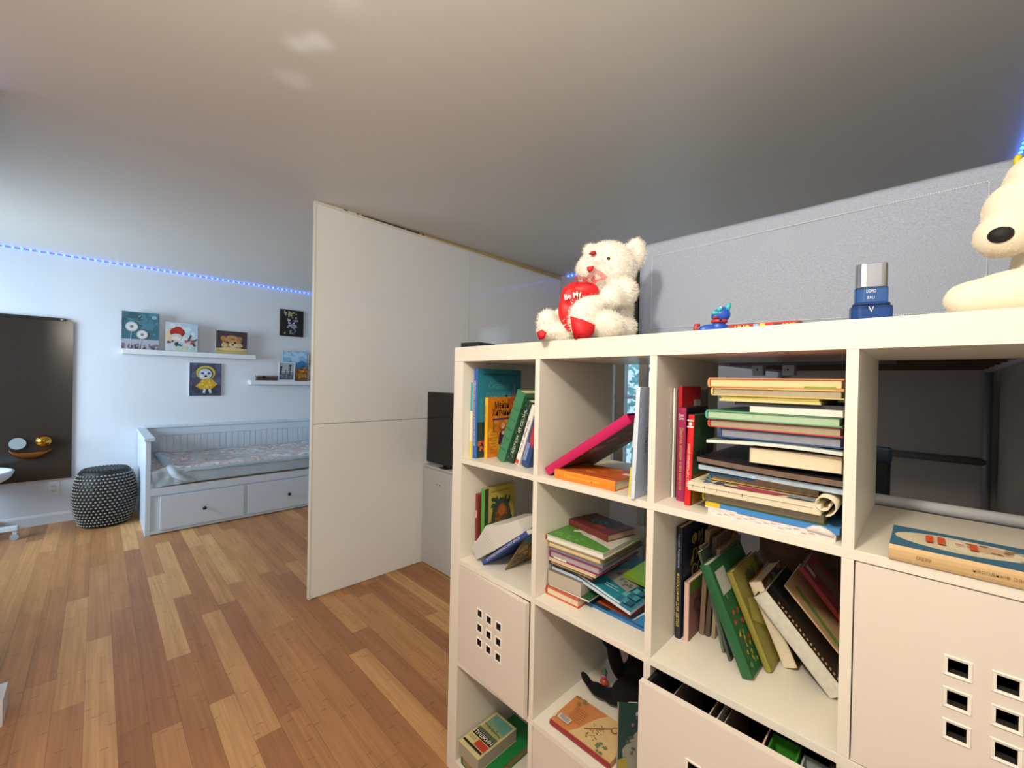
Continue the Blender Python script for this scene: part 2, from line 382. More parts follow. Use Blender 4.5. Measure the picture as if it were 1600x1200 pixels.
MB().box(0, -.036, -.058, .006, .036, .058, mat('#d9dade', .4)).build('face_plate', root, bevel=.002)
for z in (-.022, .022):
    s_ = MB().box(.0065, -.017, z-.014, .009, .017, z+.014, mat('#cfd0d4', .4)).build('socket', root, bevel=.001)
    MB().box(.0092, -.008, z-.004, .0096, -.006, z+.006, BLACK).box(.0092, .006, z-.004, .0096, .008, z+.006, BLACK).build('slot', s_)

SHM = mat('#d5d9de', .35, var=.01)
tag(MB().box(XW+.001, -.725, 1.570, XW+.112, .405, 1.618, SHM).build('wall_shelf', bevel=.001), 'longer white floating shelf holding three canvases', 'shelf', 'white floating wall shelves')
tag(MB().box(XW+.001, .355, 1.280, XW+.112, 1.50, 1.328, SHM).build('wall_shelf', bevel=.001), 'lower white floating shelf holding small pictures and a dark box', 'shelf', 'white floating wall shelves')

def canvas(y0, y1, z0, z1, x, label, items, lean=0.0, th=.016, side='#b9b2a8', group='pictures on the far wall', frame=None, name='canvas_picture'):
    W_, H_ = y1-y0, z1-z0
    root = empty(name, (x, y0, z0), label, 'picture', group); root.rotation_euler = (0, -lean, 0)
    MB().box(-th, 0, 0, 0, W_, H_, mat(side, .7)).build('stretched_canvas' if not frame else 'backing', root)
    if frame:
        f = .012; fm = mat(frame, .4); mb = MB()
        mb.box(-th, -f, -f, .006, 0, H_+f, fm).box(-th, W_, -f, .006, W_+f, H_+f, fm).box(-th, 0, -f, .006, W_, 0, fm).box(-th, 0, H_, .006, W_, H_+f, fm); mb.build('frame', root)
    art(root, items, (0, 0, 0), (0, 1, 0), (0, 0, 1), W_, H_, name='painting'); return root
def dande(cx, cy, r, sx):
    return [('l', '#b7bcc0', cx+.0, cy, sx, .02, .02), ('e', '#a9b0b4', cx, cy, r, r*.78), ('e', '#c9ccd0', cx, cy, r*.85, r*.64), ('e', '#7d7470', cx, cy, r*.3, r*.24)]
canvas(-.733, -.455, 1.620, 1.985, XW+.085, 'square canvas of two white dandelions against a teal sky', [
    ('r', '#2f6273', 0, 0, 1, 1), ('b', '#3e7585', 14, .2, .45, .95, .95, .12, 3), ('b', '#25505f', 8, 0, .6, .5, 1, .12, 5), ('b', '#8fb4bd', 14, .3, .4, .95, .9, .018, 8), ('e', '#8ab0ba', .86, .88, .07, .05),
    ('r', '#a2a3b2', 0, 0, 1, .27), ('b', '#6f6672', 30, 0, .02, 1, .15, .05, 4), ('b', '#4c4550', 16, 0, 0, 1, .08, .05, 6)] + dande(.26, .60, .17, .22) + dande(.54, .40, .155, .46), lean=-.05)
canvas(-.405, -.140, 1.620, 1.915, XW+.09, 'square canvas of a red and white figure with holly sprigs', [
    ('r', '#b9c3cc', 0, 0, 1, 1), ('r', '#a9c0d6', .5, .6, 1, 1), ('b', '#ccd3d6', 10, .1, .4, .9, .95, .13, 1), ('b', '#d2b98e', 6, 0, .35, .15, .75, .09, 2), ('b', '#c7bb93', 7, .3, 0, .7, .15, .08, 3), ('b', '#a8c8ca', 6, .1, 0, .9, .3, .09, 9),
    ('e', '#7b1c1c', .36, .66, .23, .17), ('e', '#a82420', .34, .68, .19, .14), ('e', '#a82420', .38, .79, .12, .08), ('e', '#c9c5bd', .33, .50, .17, .11), ('e', '#d8d3c8', .33, .44, .14, .06),
    ('b', '#24413c', 8, .25, .2, .5, .32, .05, 12), ('b', '#5c1c26', 7, .03, .27, .25, .36, .035, 13), ('b', '#b94d40', 9, .6, .28, .85, .40, .05, 14), ('l', '#22453c', .7, .38, .78, .6, .05), ('l', '#2c4a3c', .82, .36, .98, .46, .04), ('l', '#2a4038', .82, .32, .92, .2, .06)], lean=-.05)
canvas(.022, .315, 1.620, 1.872, XW+.09, 'canvas of a fluffy orange puppy resting on a yellow blanket', [
    ('r', '#3c3038', 0, 0, 1, 1), ('e', '#a97845', .5, .55, .31, .27), ('e', '#a97845', .22, .68, .08, .10), ('e', '#9a6a3c', .76, .68, .08, .10), ('e', '#b98a55', .5, .60, .22, .19), ('b', '#8f5c34', 10, .3, .5, .7, .72, .04, 5),
    ('e', '#c2a578', .27, .38, .10, .11), ('e', '#c2a578', .74, .38, .12, .09), ('e', '#cdb998', .55, .39, .14, .10), ('e', '#1d1410', .36, .50, .045, .04), ('e', '#1d1410', .60, .49, .045, .04), ('e', '#15100f', .535, .405, .05, .035),
    ('r', '#b9a468', 0, 0, 1, .24), ('e', '#cbb983', .5, .2, .4, .09), ('l', '#978450', 0, .12, 1, .14, .02)], lean=-.05)
canvas(.678, .945, 1.880, 2.205, XW+.018, 'black canvas of a pale white-dabbed animal hanging above the others', [
    ('r', '#0d0e14', 0, 0, 1, 1), ('b', '#b9b48c', 14, .1, .78, .72, .95, .05, 1), ('b', '#8f97a6', 26, .3, .3, .7, .75, .05, 2), ('b', '#c3cad4', 16, .35, .35, .62, .65, .03, 4), ('b', '#7b8494', 14, .4, .1, .65, .3, .04, 7), ('b', '#a5a050', 4, .12, .07, .22, .16, .03, 6)], side='#0c0c10')
canvas(-.195, .090, 1.150, 1.508, XW+.018, 'blue-grey canvas of a small white dog in a yellow raincoat', [
    ('r', '#3b4357', 0, 0, 1, 1), ('b', '#4d566c', 14, 0, .3, 1, 1, .14, 2), ('b', '#2c3246', 8, 0, 0, 1, .3, .13, 3),
    ('e', '#c7a83a', .50, .70, .30, .22), ('e', '#3f3a2f', .50, .67, .24, .19), ('e', '#b9c0c6', .48, .66, .21, .17), ('b', '#dfe3e6', 10, .35, .58, .6, .75, .035, 5), ('e', '#2a4a78', .40, .69, .05, .035), ('e', '#2a4a78', .60, .69, .05, .035), ('e', '#101218', .50, .60, .05, .035),
    ('p', '#c3992c', [(.18, .3), (.45, .52), (.66, .53), (.88, .36), (.70, .22), (.35, .20)]), ('b', '#d9b545', 10, .3, .27, .7, .45, .05, 6), ('l', '#bfc2c2', .47, .21, .44, .08, .08), ('l', '#bfc2c2', .62, .21, .66, .08, .08)], side='#c9ccd2')
canvas(.700, .985, 1.330, 1.695, XW+.045, 'bright canvas of blue mountains above an orange autumn field', [
    ('r', '#7fb2d8', 0, 0, 1, 1), ('b', '#a8cbe4', 12, 0, .7, 1, 1, .12, 1), ('p', '#3f7fb8', [(0, .42), (1, .42), (1, .6), (.8, .7), (.55, .58), (.3, .66), (0, .55)]), ('r', '#8a5c2c', 0, 0, 1, .42), ('b', '#c98a2c', 24, 0, .1, 1, .45, .06, 2), ('b', '#7d3c24', 12, 0, .3, 1, .5, .05, 3), ('b', '#e0b03c', 10, .1, .28, .9, .36, .05, 4)], lean=-.04)
canvas(.655, .815, 1.342, 1.545, XW+.095, 'small white-framed black and white photograph of a waterside with lamp post', [
    ('r', '#9fa8b0', 0, 0, 1, 1), ('r', '#515b68', 0, 0, 1, .36), ('l', '#2b3038', .72, .2, .72, .9, .06), ('e', '#2b3038', .72, .85, .10, .05), ('l', '#30363e', .08, .3, .12, .8, .12), ('l', '#31363e', .42, .3, .42, .58, .05), ('l', '#31363e', 0, .42, 1, .42, .03), ('b', '#7c8794', 10, 0, .02, 1, .3, .06, 3)], lean=-.10, frame='#c9d2da', th=.008, name='framed_photograph')
canvas(1.000, 1.20, 1.330, 1.66, XW+.06, 'narrow brown patterned canvas cut off by the partition edge', [
    ('r', '#8a7468', 0, 0, 1, 1), ('b', '#3d2c28', 20, 0, 0, .7, .9, .05, 3), ('b', '#b09a88', 12, 0, .1, .8, .9, .05, 4)], lean=-.04)
root = empty('keepsake_box', (XW+.06, .52, 1.328), 'small dark wooden box lying on the lower white shelf', 'box')
MB().box(-.04, -.095, 0, .045, .115, .036, mat('#3a302c', .6)).build('body', root)
MB().box(-.043, -.098, .037, .048, .118, .056, mat('#6c5e54', .6, var=.25)).build('lid', root, bevel=.001)
MB().box(.046, -.045, .02, .050, -.015, .05, mat('#181414', .4)).build('clasp', root)

# ------------------------------------------------------------------ day bed
BW = mat('#c3cfdd', .4, var=.01)
bx0, bx1, by0, by1 = XW+.01, -3.455, -.600, 1.46
root = empty('day_bed', (bx0, by0, 0), 'white wooden day bed with drawers standing against the far wall', 'bed')
Mi = Matrix.Translation((-bx0, -by0, 0))
MB().box(bx0, by0, 0, bx1, by0+.035, .805, BW, Mi).build('side_panel', root, bevel=.002)
MB().box(bx0, by0-.010, .805, bx1+.012, by0+.060, .832, BW, Mi).build('arm_rest', root, bevel=.003)
MB().box(bx0, by1-.035, 0, bx1, by1, .805, BW, Mi).build('side_panel', root, bevel=.002)
MB().box(bx0, by1-.060, .805, bx1+.012, by1+.010, .832, BW, Mi).build('arm_rest', root, bevel=.003)
mb = MB().box(bx0+.004, by0+.035, .12, bx0+.018, by1-.035, .78, BW, Mi)
mb.box(bx0, by0+.035, .742, bx0+.028, by1-.035, .826, BW, Mi); yy = by0+.05
while yy < by1-.08:
    mb.box(bx0+.018, yy, .30, bx0+.023, min(yy+.052, by1-.04), .742, BW, Mi); yy += .058
mb.build('back_panel', root, bevel=.001)
MB().box(bx0, by0+.035, .826, bx0+.045, by1-.035, .850, BW, Mi).build('back_cap', root, bevel=.002)
MB().box(bx1-.03, by0+.035, .008, bx1-.012, by1-.035, .40, BW, Mi).build('front_panel', root)
mb = MB().box(bx1-.012, by0+.035, .335, bx1+.0, by1-.035, .40, BW, Mi).box(bx1-.012, by0+.035, .008, bx1, by1-.035, .034, BW, Mi); mb.build('front_rail', root, bevel=.001)
for a, b in ((by0+.098, .115), (.148, .88), (.91, by1-.06)):
    d = MB().box(bx1-.012, a, .036, bx1+.012, b, .322, BW, Mi).build('drawer', root, bevel=.002)
    c = ((a+b)/2-by0)
    mb = MB().tube([(bx1+.012-bx0, c, .172), (bx1+.026-bx0, c, .172)], .006, BLACK).ball((bx1+.032-bx0, c, .172), .0165, mat('#10131c', .3), 14, (.7, 1, 1)); mb.build('knob', d, smooth=True)
MB().box(bx0+.03, by0+.036, .40, bx1-.035, by1-.036, .42, mat('#9a8a70', .8), Mi).build('slat_base', root)
# mattress with rumpled printed blanket
MAT = mat('#c8cdd0', .9, var=.05, bump=.3)
root = empty('mattress', ((bx0+bx1)/2, .4, .42), 'thick mattress on the white day bed under the blanket', 'mattress')
MB().box(-.455, -.955, .0, .44, 1.01, .125, MAT).build('mattress_body', root, bevel=.03)
def blanket_mat():
    m = bpy.data.materials.new('printed_blanket'); m.use_nodes = True; nt = m.node_tree; N = nt.nodes; L = nt.links; b = N['Principled BSDF']
    tc = N.new('ShaderNodeTexCoord'); n = N.new('ShaderNodeTexNoise'); n.inputs['Scale'].default_value = 7; n.inputs['Detail'].default_value = 5; n.inputs['Distortion'].default_value = 1.5
    L.new(tc.outputs['Object'], n.inputs['Vector']); r = N.new('ShaderNodeValToRGB'); e = r.color_ramp.elements
    e[0].position = .30; e[0].color = lin('#8a99a2'); e[1].position = .75; e[1].color = lin('#c6ccd2')
    for p, c in ((.42, '#dfe4e9'), (.50, '#b39a92'), (.56, '#cfc8c4'), (.64, '#a9b6c0')): q = r.color_ramp.elements.new(p); q.color = lin(c)
    L.new(n.outputs[0], r.inputs[0]); L.new(r.outputs[0], b.inputs['Base Color']); b.inputs['Roughness'].default_value = .95
    n2 = N.new('ShaderNodeTexNoise'); n2.inputs['Scale'].default_value = 90; L.new(tc.outputs['Object'], n2.inputs['Vector'])
    bp = N.new('ShaderNodeBump'); bp.inputs['Strength'].default_value = .8; bp.inputs['Distance'].default_value = .004; L.new(n2.outputs[0], bp.inputs['Height']); L.new(bp.outputs[0], b.inputs['Normal']); return m
BLK = blanket_mat()
def plush(u, v):     # u across the bed (wall -> front and down), v along it
    s = u*1.12; y = -.965+v*1.98
    if s < .90: x = -.45+s; z = .135
    elif s < .98: a = (s-.90)/.08*math.pi/2; x = -.45+.90+.028*math.sin(a); z = .135-.028*(1-math.cos(a))
    else: x = .478+.004*math.sin(y*9); z = .107-(s-.98)*.78
    w = noise.noise(Vector((s*3, y*2.6, 0)))*.024+noise.noise(Vector((s*9, y*7, 3)))*.010
    if s < .94: z += w+.02*max(0, 1-abs(y+.82)/.10)
    else: x += w*.35
    if v < .18 and s > .98: z -= .018*(1-v/.18)
    if v < .12: x += .012*noise.noise(Vector((y*20, s*12, 1)))
    return (x, y, z)
root2 = empty('blanket', ((bx0+bx1)/2, .4, .42), 'rumpled pale printed fleece blanket spread over the day bed', 'blanket')
FLC = mat('#a5b6c4', .95, var=.12, scale=60, bump=.9, bscale=160)
MB().grid(lambda u, v: plush(u*.94/1.12, v), 60, 110, BLK).build('top_cover', root2, smooth=True, solid=.006)
MB().grid(lambda u, v: plush((.94+u*.18)/1.12, v), 14, 110, FLC).build('fleece_edge', root2, smooth=True, solid=.006)
mb = MB()
mb.tube([(.487, -.75+i*.06, .098+.004*math.sin(i*1.3)) for i in range(30)], .004, mat('#93a5ae', .9)); 
mb.tube([(-.40, -.86, .140), (-.2, -.855, .150), (0, -.85, .152), (.2, -.855, .152), (.36, -.85, .150), (.455, -.83, .128), (.488, -.80, .075), (.492, -.74, .030), (.492, -.66, .008)], [.022, .028, .034, .036, .036, .034, .028, .020, .010], mat('#b9c8d4', .95, bump=.5), 14)
mb.build('hem_fold', root2, smooth=True)
root = empty('pillow', (bx0+.35, 1.14, .60), 'grey-blue pillow at the far end of the day bed', 'pillow')
def pil(u, v):
    a = (u-.5)*2; b = (v-.5)*2; h = .075*(1-abs(a)**3)*(1-abs(b)**3); return (a*.28, b*.20, h+.03*(b+1)/2)
mb = MB().grid(pil, 16, 16, mat('#8f9db0', .9)).grid(lambda u, v: (lambda p: (p[0], p[1], .03*((v-.5)*2+1)/2-(p[2]-.03*((v-.5)*2+1)/2)*.4))(pil(u, v)), 16, 16, mat('#8f9db0', .9)); mb.build('pillow_case', root, smooth=True)
root.rotation_euler = (.25, 0, 0)

# ------------------------------------------------------------------ studded drum stool
root = empty('drum_stool', (-4.125, -.832, 0), 'barrel-shaped dark stool covered in silver studs beside the bed', 'stool')
prof = [(.150, 0), (.168, .02), (.196, .12), (.213, .25), (.208, .34), (.192, .43), (.170, .490), (.158, .503), (.10, .508), (0, .510)]
MB().lathe(prof, mat('#060607', .6), 48).build('body', root, smooth=True)
mb = MB(); sm = mat('#8f8c84', .35, metal=.6)
def rad(z):
    for (r0, z0), (r1, z1) in zip(prof, prof[1:]):
        if z0 <= z <= z1: return r0+(r1-r0)*(z-z0)/(z1-z0)
    return .15
rows = 17
for i in range(rows):
    z = .028+i*.0272; r = rad(z)
    for k in range(44):
        th = 2*math.pi*(k+.5*(i % 2))/44; rr = r+.002
        mb.ball((rr*math.cos(th), rr*math.sin(th), z), .0103, sm, 8, (1, 1, .85))
o = mb.build('stud_rows', root, smooth=True); o['kind'] = 'stuff'
mb = MB()
for ring, r in enumerate((.145, .12, .095, .07, .045, .02)):
    n = max(5, int(2*math.pi*r/.026))
    for k in range(n): th = 2*math.pi*k/n; mb.ball((r*math.cos(th), r*math.sin(th), .507), .0105, mat('#4c4c4c', .35, metal=.8), 8, (1, 1, .5))
o = mb.build('top_studs', root, smooth=True); o['kind'] = 'stuff'

# ------------------------------------------------------------------ white wheeled chair at the left edge
root = empty('swivel_chair', (-4.10, -1.66, 0), 'white moulded chair on a wheeled base cut off by the left edge', 'chair')
CHM = mat('#c8cfd6', .35)
def shell(u, v):
    a = 2*math.pi*u; r = .285*(v**.6); z = .46+.085*(v**3)
    return (r*math.cos(a)*.92, r*math.sin(a), z+(.02 if v > .95 else 0))
MB().grid(shell, 32, 10, CHM).build('seat_shell', root, smooth=True, solid=.02)
MB().tube([(0, 0, .08), (0, 0, .45)], .025, mat('#b9bdc2', .3, metal=.5), 14).build('column', root, smooth=True)
for k in range(5):
    a = math.radians(82+72*k); e = Vector((math.cos(a), math.sin(a), 0))
    L1 = .325
    mb = MB(); M5 = Matrix.Rotation(a, 4, 'Z'); mb.box(.0, -.022, .075, L1, .022, .115, CHM, M5); lg = mb.build('base_leg', root, bevel=.006)
    c = e*(L1-.02)
    MB().tube([(c.x-e.y*-.014, c.y-e.x*.014, .026), (c.x-e.y*.014, c.y+e.x*.014, .026)], .026, mat('#9da2a8', .4), 16).box(c.x-.012, c.y-.012, .04, c.x+.012, c.y+.012, .08, CHM).build('caster', lg)

# ------------------------------------------------------------------ cube shelving unit
T, CW, DV, SH, SD = .05, .335, .0167, 1.49, .39
def CL(i): return T+i*(CW+DV)
def CR(i): return CL(i)+CW
def FL(i): return SH-T-CW-i*(CW+DV)
SHW = 2*T+4*CW+3*DV
root = empty('cube_shelving_unit', (0, 0, 0), 'large white four by four cube shelving unit full of books', 'shelving unit')
MB().box(0, 0, SH-T, SHW, SD, SH, WHITE).build('top_board', root, bevel=.0008)
MB().box(0, 0, 0, SHW, SD, T, WHITE).build('bottom_board', root, bevel=.0008)
MB().box(0, 0, T+.0004, T, SD, SH-T-.0004, WHITE).build('side_panel', root, bevel=.0008)
MB().box(SHW-T, 0, T+.0004, SHW, SD, SH-T-.0004, WHITE).build('side_panel', root, bevel=.0008)
for i in range(3): MB().box(T+.0002, 0, FL(i)-DV, SHW-T-.0002, SD, FL(i), WHITE).build('shelf_board', root, bevel=.0006)
for r in range(4):
    z1 = SH-T if r == 0 else FL(r-1)-DV
    for i in range(3): MB().box(CR(i), 0, FL(r)+.0003, CR(i)+DV, SD, z1-.0003, WHITE).build('divider', root, bevel=.0006)
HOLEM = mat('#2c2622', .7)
def door_front(mb_m, w, h, th, cx, cz, sp=.0472, hs=.0205):
    xs = [0]; zs = [0]
    for k in (-1, 0, 1): xs += [cx+k*sp-hs/2, cx+k*sp+hs/2]; zs += [cz+k*sp-hs/2, cz+k*sp+hs/2]
    xs.append(w); zs.append(h); mb = MB()
    def hole(i, j): return i in (1, 3, 5) and j in (1, 3, 5)
    for y, fl in ((0, False), (th, True)):
        for i in range(7):
            for j in range(7):
                if hole(i, j): continue
                q = [(xs[i], y, zs[j]), (xs[i+1], y, zs[j]), (xs[i+1], y, zs[j+1]), (xs[i], y, zs[j+1])]
                mb.poly(q if not fl else q[::-1], mb_m)
    for i in (1, 3, 5):
        for j in (1, 3, 5):
            a, b, c, d = xs[i], xs[i+1], zs[j], zs[j+1]
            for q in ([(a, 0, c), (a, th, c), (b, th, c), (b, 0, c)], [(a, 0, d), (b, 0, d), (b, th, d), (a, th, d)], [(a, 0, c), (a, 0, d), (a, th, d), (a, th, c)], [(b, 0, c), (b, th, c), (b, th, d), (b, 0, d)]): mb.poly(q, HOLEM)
    for q in ([(0, 0, 0), (0, th, 0), (w, th, 0), (w, 0, 0)], [(0, 0, h), (w, 0, h), (w, th, h), (0, th, h)], [(0, 0, 0), (0, 0, h), (0, th, h), (0, th, 0)], [(w, 0, 0), (w, th, 0), (w, th, h), (w, 0, h)]): mb.poly(q, mb_m)
    return mb, [(cx+i*sp, cz+j*sp) for i in (-1, 0, 1) for j in (-1, 0, 1)]
DOORM = mat('#ded3c6', .5, var=.01, scale=5)
RIM = mat('#ece6d8', .35, var=.01)
def rims(parent, cs, hs=.0205):
    for cx, cz in cs:
        mb = MB(); o = .0150; i = hs/2; y0, y1 = .0, -.0022
        for k in range(4):
            a = k*math.pi/2; M4 = Matrix.Translation((cx, 0, cz)) @ Matrix.Rotation(a, 4, 'Y')
            V = [M4 @ Vector(p) for p in [(-o, y0, -o), (o, y0, -o), (i, y1*.4, -i), (-i, y1*.4, -i), (-o*.93, y1, -o*.93), (o*.93, y1, -o*.93)]]
            mb.add(V, [(0, 1, 5, 4), (4, 5, 2, 3)], RIM)
        mb.build('hole_rim', parent)
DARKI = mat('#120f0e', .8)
def insert(cell, row, label, kind='cabinet insert', ang=0.0, pull=0.0, ajar_hinge='left', rim=True):
    x0 = CL(cell)+.002; z0 = FL(row)+.002; w = CW-.004; h = CW-.004
    root = empty('drawer_insert' if kind == 'drawer' else 'door_insert', (x0, -pull, z0), label, kind, 'white inserts with nine square holes')
    cx, cz = w/2, h/2
    cx = .1655
    m, cs = door_front(DOORM, w, h if kind != 'drawer' else h-.004, .015, cx, cz)
    f = m.build('front_panel' if kind == 'drawer' else 'door', root)
    if rim: rims(f, cs)
    if ang: f.rotation_euler = (0, 0, -ang)
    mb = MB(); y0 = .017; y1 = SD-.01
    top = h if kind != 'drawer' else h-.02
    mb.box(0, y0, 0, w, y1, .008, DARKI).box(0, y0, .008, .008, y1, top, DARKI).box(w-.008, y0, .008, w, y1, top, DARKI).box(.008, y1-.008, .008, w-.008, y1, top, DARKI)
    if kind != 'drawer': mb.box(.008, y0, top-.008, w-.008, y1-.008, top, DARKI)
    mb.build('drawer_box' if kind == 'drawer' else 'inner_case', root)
    return root
insert(0, 2, 'white nine-hole cupboard door standing slightly ajar in the left column', 'cupboard', ang=math.radians(3.0))
insert(3, 1, 'large white nine-hole cupboard door flush below the old blue book', 'cupboard')
dr = insert(2, 2, 'white drawer pulled out below the leaning books', 'drawer', pull=.056)
insert(1, 3, 'white cupboard door directly under the orange and black things', 'cupboard')
insert(3, 2, 'white cupboard door below the large nine-hole door', 'cupboard')
insert(2, 3, 'white cupboard door below the pulled-out drawer', 'cupboard')
insert(3, 3, 'lowest white cupboard door in the right column', 'cupboard')

# ------------------------------------------------------------------ books
def book(x, y, fl, t, d, h, cover, label, ex=(1, 0, 0), ey=(0, 1, 0), ez=(0, 0, 1), pages=PAGE, spine=None, bt=.002, soft=False, drop=True, group='books on the white shelving', name='book', cat='book', sq=.003):
    ex, ey, ez = Vector(ex).normalized(), Vector(ey).normalized(), Vector(ez).normalized()
    low = min((ex*a+ey*b+ez*c).z for a in (0, t) for b in (0, d) for c in (0, h))
    root = empty(name, label=label, cat=cat, group=group, M=basis((x, y, fl-low if drop else fl), ex, ey, ez))
    cm = mat(cover, .42, var=.08, scale=40, coat=.1) if isinstance(cover, str) else cover
    sm = mat(spine, .42, var=.08, scale=40, coat=.1) if isinstance(spine, str) else (spine or cm)
    if soft: bt = .0006; sq = 0
    mb = MB().box(0, .0012, 0, bt, d, h, cm).box(t-bt, .0012, 0, t, d, h, cm)
    # rounded spine
    if soft or t < .012: mb.box(0, 0, 0, t, .0014, h, sm)
    else:
        n = 6; P = [(t/2-t/2*math.cos(math.pi*k/n), -.0035*math.sin(math.pi*k/n)) for k in range(n+1)]
        V = [(a, b, z) for z in (0, h) for a, b in P]+[(0, .0015, 0), (t, .0015, 0), (0, .0015, h), (t, .0015, h)]
        k = n+1; Fc = [(i, i+1, k+i+1, k+i) for i in range(n)]+[tuple(range(n+1))+(2*k+1, 2*k), tuple(range(2*k-1, k-1, -1))+(2*k+2, 2*k+3)]
        mb.add(V, Fc, sm)
    mb.build('cover', root)
    MB().box(bt+.0001, .0016, sq, t-bt-.0001, d-sq-.001, h-sq, pages).build('pages', root)
    root['t'] = t; root['d'] = d; root['h'] = h
    return root
def front(bk, items, name='cover_art'):   # picture on the +x cover, u from spine to fore edge
    return art(bk, items, (bk['t'], .002, .001), (0, 1, 0), (0, 0, 1), bk['d']-.003, bk['h']-.002, name)
def spine_text(bk, s, size, width, m, z=None, down=False, x=None):
    x = bk['t']/2 if x is None else x; z = bk['h']/2 if z is None else z
    y = -.0036 if bk['t'] >= .012 else -.0002
    if down: return text(bk, s, size, (x, y, z), (0, 0, -1), (1, 0, 0), m, width=width)
    return text(bk, s, size, (x, y, z), (0, 0, 1), (-1, 0, 0), m, width=width)
def lean(deg):
    a = math.radians(deg); return dict(ex=(math.cos(a), 0, -math.sin(a)), ez=(math.sin(a), 0, math.cos(a)))
def lean_yaw(deg, yawd):
    a = math.radians(deg); R_ = Matrix.Rotation(math.radians(yawd), 3, 'Z')
    return dict(ex=R_ @ Vector((math.cos(a), 0, -math.sin(a))), ey=R_ @ Vector((0, 1, 0)), ez=R_ @ Vector((math.sin(a), 0, math.cos(a))))
def flat(yawd=0):      # lying, spine at the left, long side running back
    R_ = Matrix.Rotation(math.radians(yawd), 3, 'Z')
    return dict(ex=(0, 0, 1), ey=R_ @ Vector((1, 0, 0)), ez=R_ @ Vector((0, 1, 0)))
def flat_spine(yawd=0):  # lying, spine facing the room, long side running left
    R_ = Matrix.Rotation(math.radians(yawd), 3, 'Z')
    return dict(ex=(0, 0, 1), ey=R_ @ Vector((0, 1, 0)), ez=R_ @ Vector((-1, 0, 0)))
IW = mat('#ece8dc', .5, var=0); IY = mat('#e4cf5a', .5, var=0); IK = mat('#1c1712', .5, var=0); IG = mat('#c9a95c', .4, var=0); IWs = mat('#b9c6e6', .5, var=0)
G11 = 'upright books in the top left cube'; G12 = 'books in the second cube of the top row'; G13 = 'upright books beside the tall stack'; GST = 'stacked books and papers in the third cube'
G21 = 'books in the cube above the ajar door'; G22 = 'stack of books and magazines in the second row'; G23 = 'books leaning in the third cube of the second row'; GB = 'books in the lower cubes'
# --- top left cube
F0, F1, F2, F3 = FL(0), FL(1), FL(2), FL(3)
b = book(.054, .034, F0, .011, .17, .263, '#e9e4d2', 'slim white book at far left with teal top and yellow foot', group=G11)
art(b, [('r', '#2f9fb4', 0, .62, 1, 1), ('r', '#e3cf3c', 0, 0, 1, .22), ('r', '#efe9cf', 0, .22, 1, .62)], (0, -.0004, 0), (1, 0, 0), (0, 0, 1), .011, .263, 'spine_bands')
b = book(.0685, .036, F0, .019, .215, .312, '#2a7f92', 'tall teal book with blue spine, tallest in the top left cube', spine='#2b5fb5', group=G11)
front(b, [('r', '#1f3d3c', 0, 0, 1, .40), ('b', '#c05a3c', 10, .02, .02, .3, .2, .04, 3), ('p', '#a8563a', [(.72, .4), (.95, .4), (.92, .66), (.83, .8), (.75, .66)]), ('p', '#7f8f88', [(.78, .66), (.90, .66), (.84, .86)]), ('b', '#16353c', 8, .85, .45, 1, .7, .07, 5), ('l', '#1b5f74', .1, .94, .9, .94, .025)])
text(b, 'Сказки\nпушкина', .06, (.0195, .10, .235), (0, 1, 0), (0, 0, 1), mat('#5ea2a4', .5, var=0), width=.12)
spine_text(b, 'ЗОЛОТЫЕ СКАЗКИ РУССКИХ ПИСАТЕЛЕЙ', .010, .225, IW)
b = book(.093, .067, F0, .0145, .130, .212, '#d9801f', 'orange and yellow book with dark lettering and a red-haired girl', spine='#f0b81e', group=G11)
front(b, [('b', '#e4a32c', 14, .1, .1, .9, .7, .14, 4), ('b', '#c8561c', 8, .8, .6, 1, 1, .1, 3), ('l', '#6f2a70', .16, .635, .95, .645, .03), ('e', '#8a5a1c', .52, .52, .13, .085), ('e', '#c9702c', .52, .54, .12, .08), ('e', '#e8b98c', .56, .52, .075, .055),
    ('p', '#4c2152', [(.38, .22), (.42, .40), (.56, .46), (.66, .36), (.70, .22), (.55, .18)]), ('e', '#e3d3c0', .56, .40, .06, .03)] + [('l', '#a8501a', .08, .08+.05*i, .30, .08+.05*i, .008) for i in range(8)] + [('l', '#2a1a10', .18, .42, .18, .62, .02), ('l', '#2a1a10', .26, .50, .26, .62, .015)])
text(b, 'Мейзи', .027, (.0155, .066, .186), (0, 1, 0), (0, 0, 1), IK, width=.068, bold=.01)
text(b, 'Хитчинс', .027, (.0155, .068, .160), (0, 1, 0), (0, 0, 1), IK, width=.098, bold=.01)
spine_text(b, 'Мейзи Хитчинс', .006, .06, mat('#8a5a10', .5, var=0), z=.155)
b = book(.163, .062, F0, .036, .17, .250, '#3f7f58', 'thick green cloth book leaning right in the top left cube', group=G11, **lean(22), bt=.004, pages=PAGE)
art(b, [('r', '#2f6445', 0, p, 1, p+.008) for p in (.16, .33, .46, .60, .75)], (.002, -.0042, 0), (1, 0, 0), (0, 0, 1), .032, .25, 'spine_ridges')
b = book(.206, .070, F0, .027, .14, .220, '#22402c', 'dark green book with pale lettering leaning between green and white books', group=G11, **lean(22))
art(b, [('b', '#5b7a5a', 30, 0, 0, 1, 1, .16, 5), ('b', '#16281c', 30, 0, 0, 1, 1, .14, 8)], (.001, -.0040, 0), (1, 0, 0), (0, 0, 1), .025, .22, 'spine_pattern')
spine_text(b, 'НЕБЕСНЫЙ ОГОНЬ', .0135, .165, IW)
b = book(.246, .066, F0, .019, .14, .205, '#ece9e0', 'white book with blue lettering on its spine leaning in the top left cube', group=G11, **lean(20))
spine_text(b, 'The Magic of Cats', .010, .115, mat('#2c3a78', .5, var=0), down=True, z=.10)
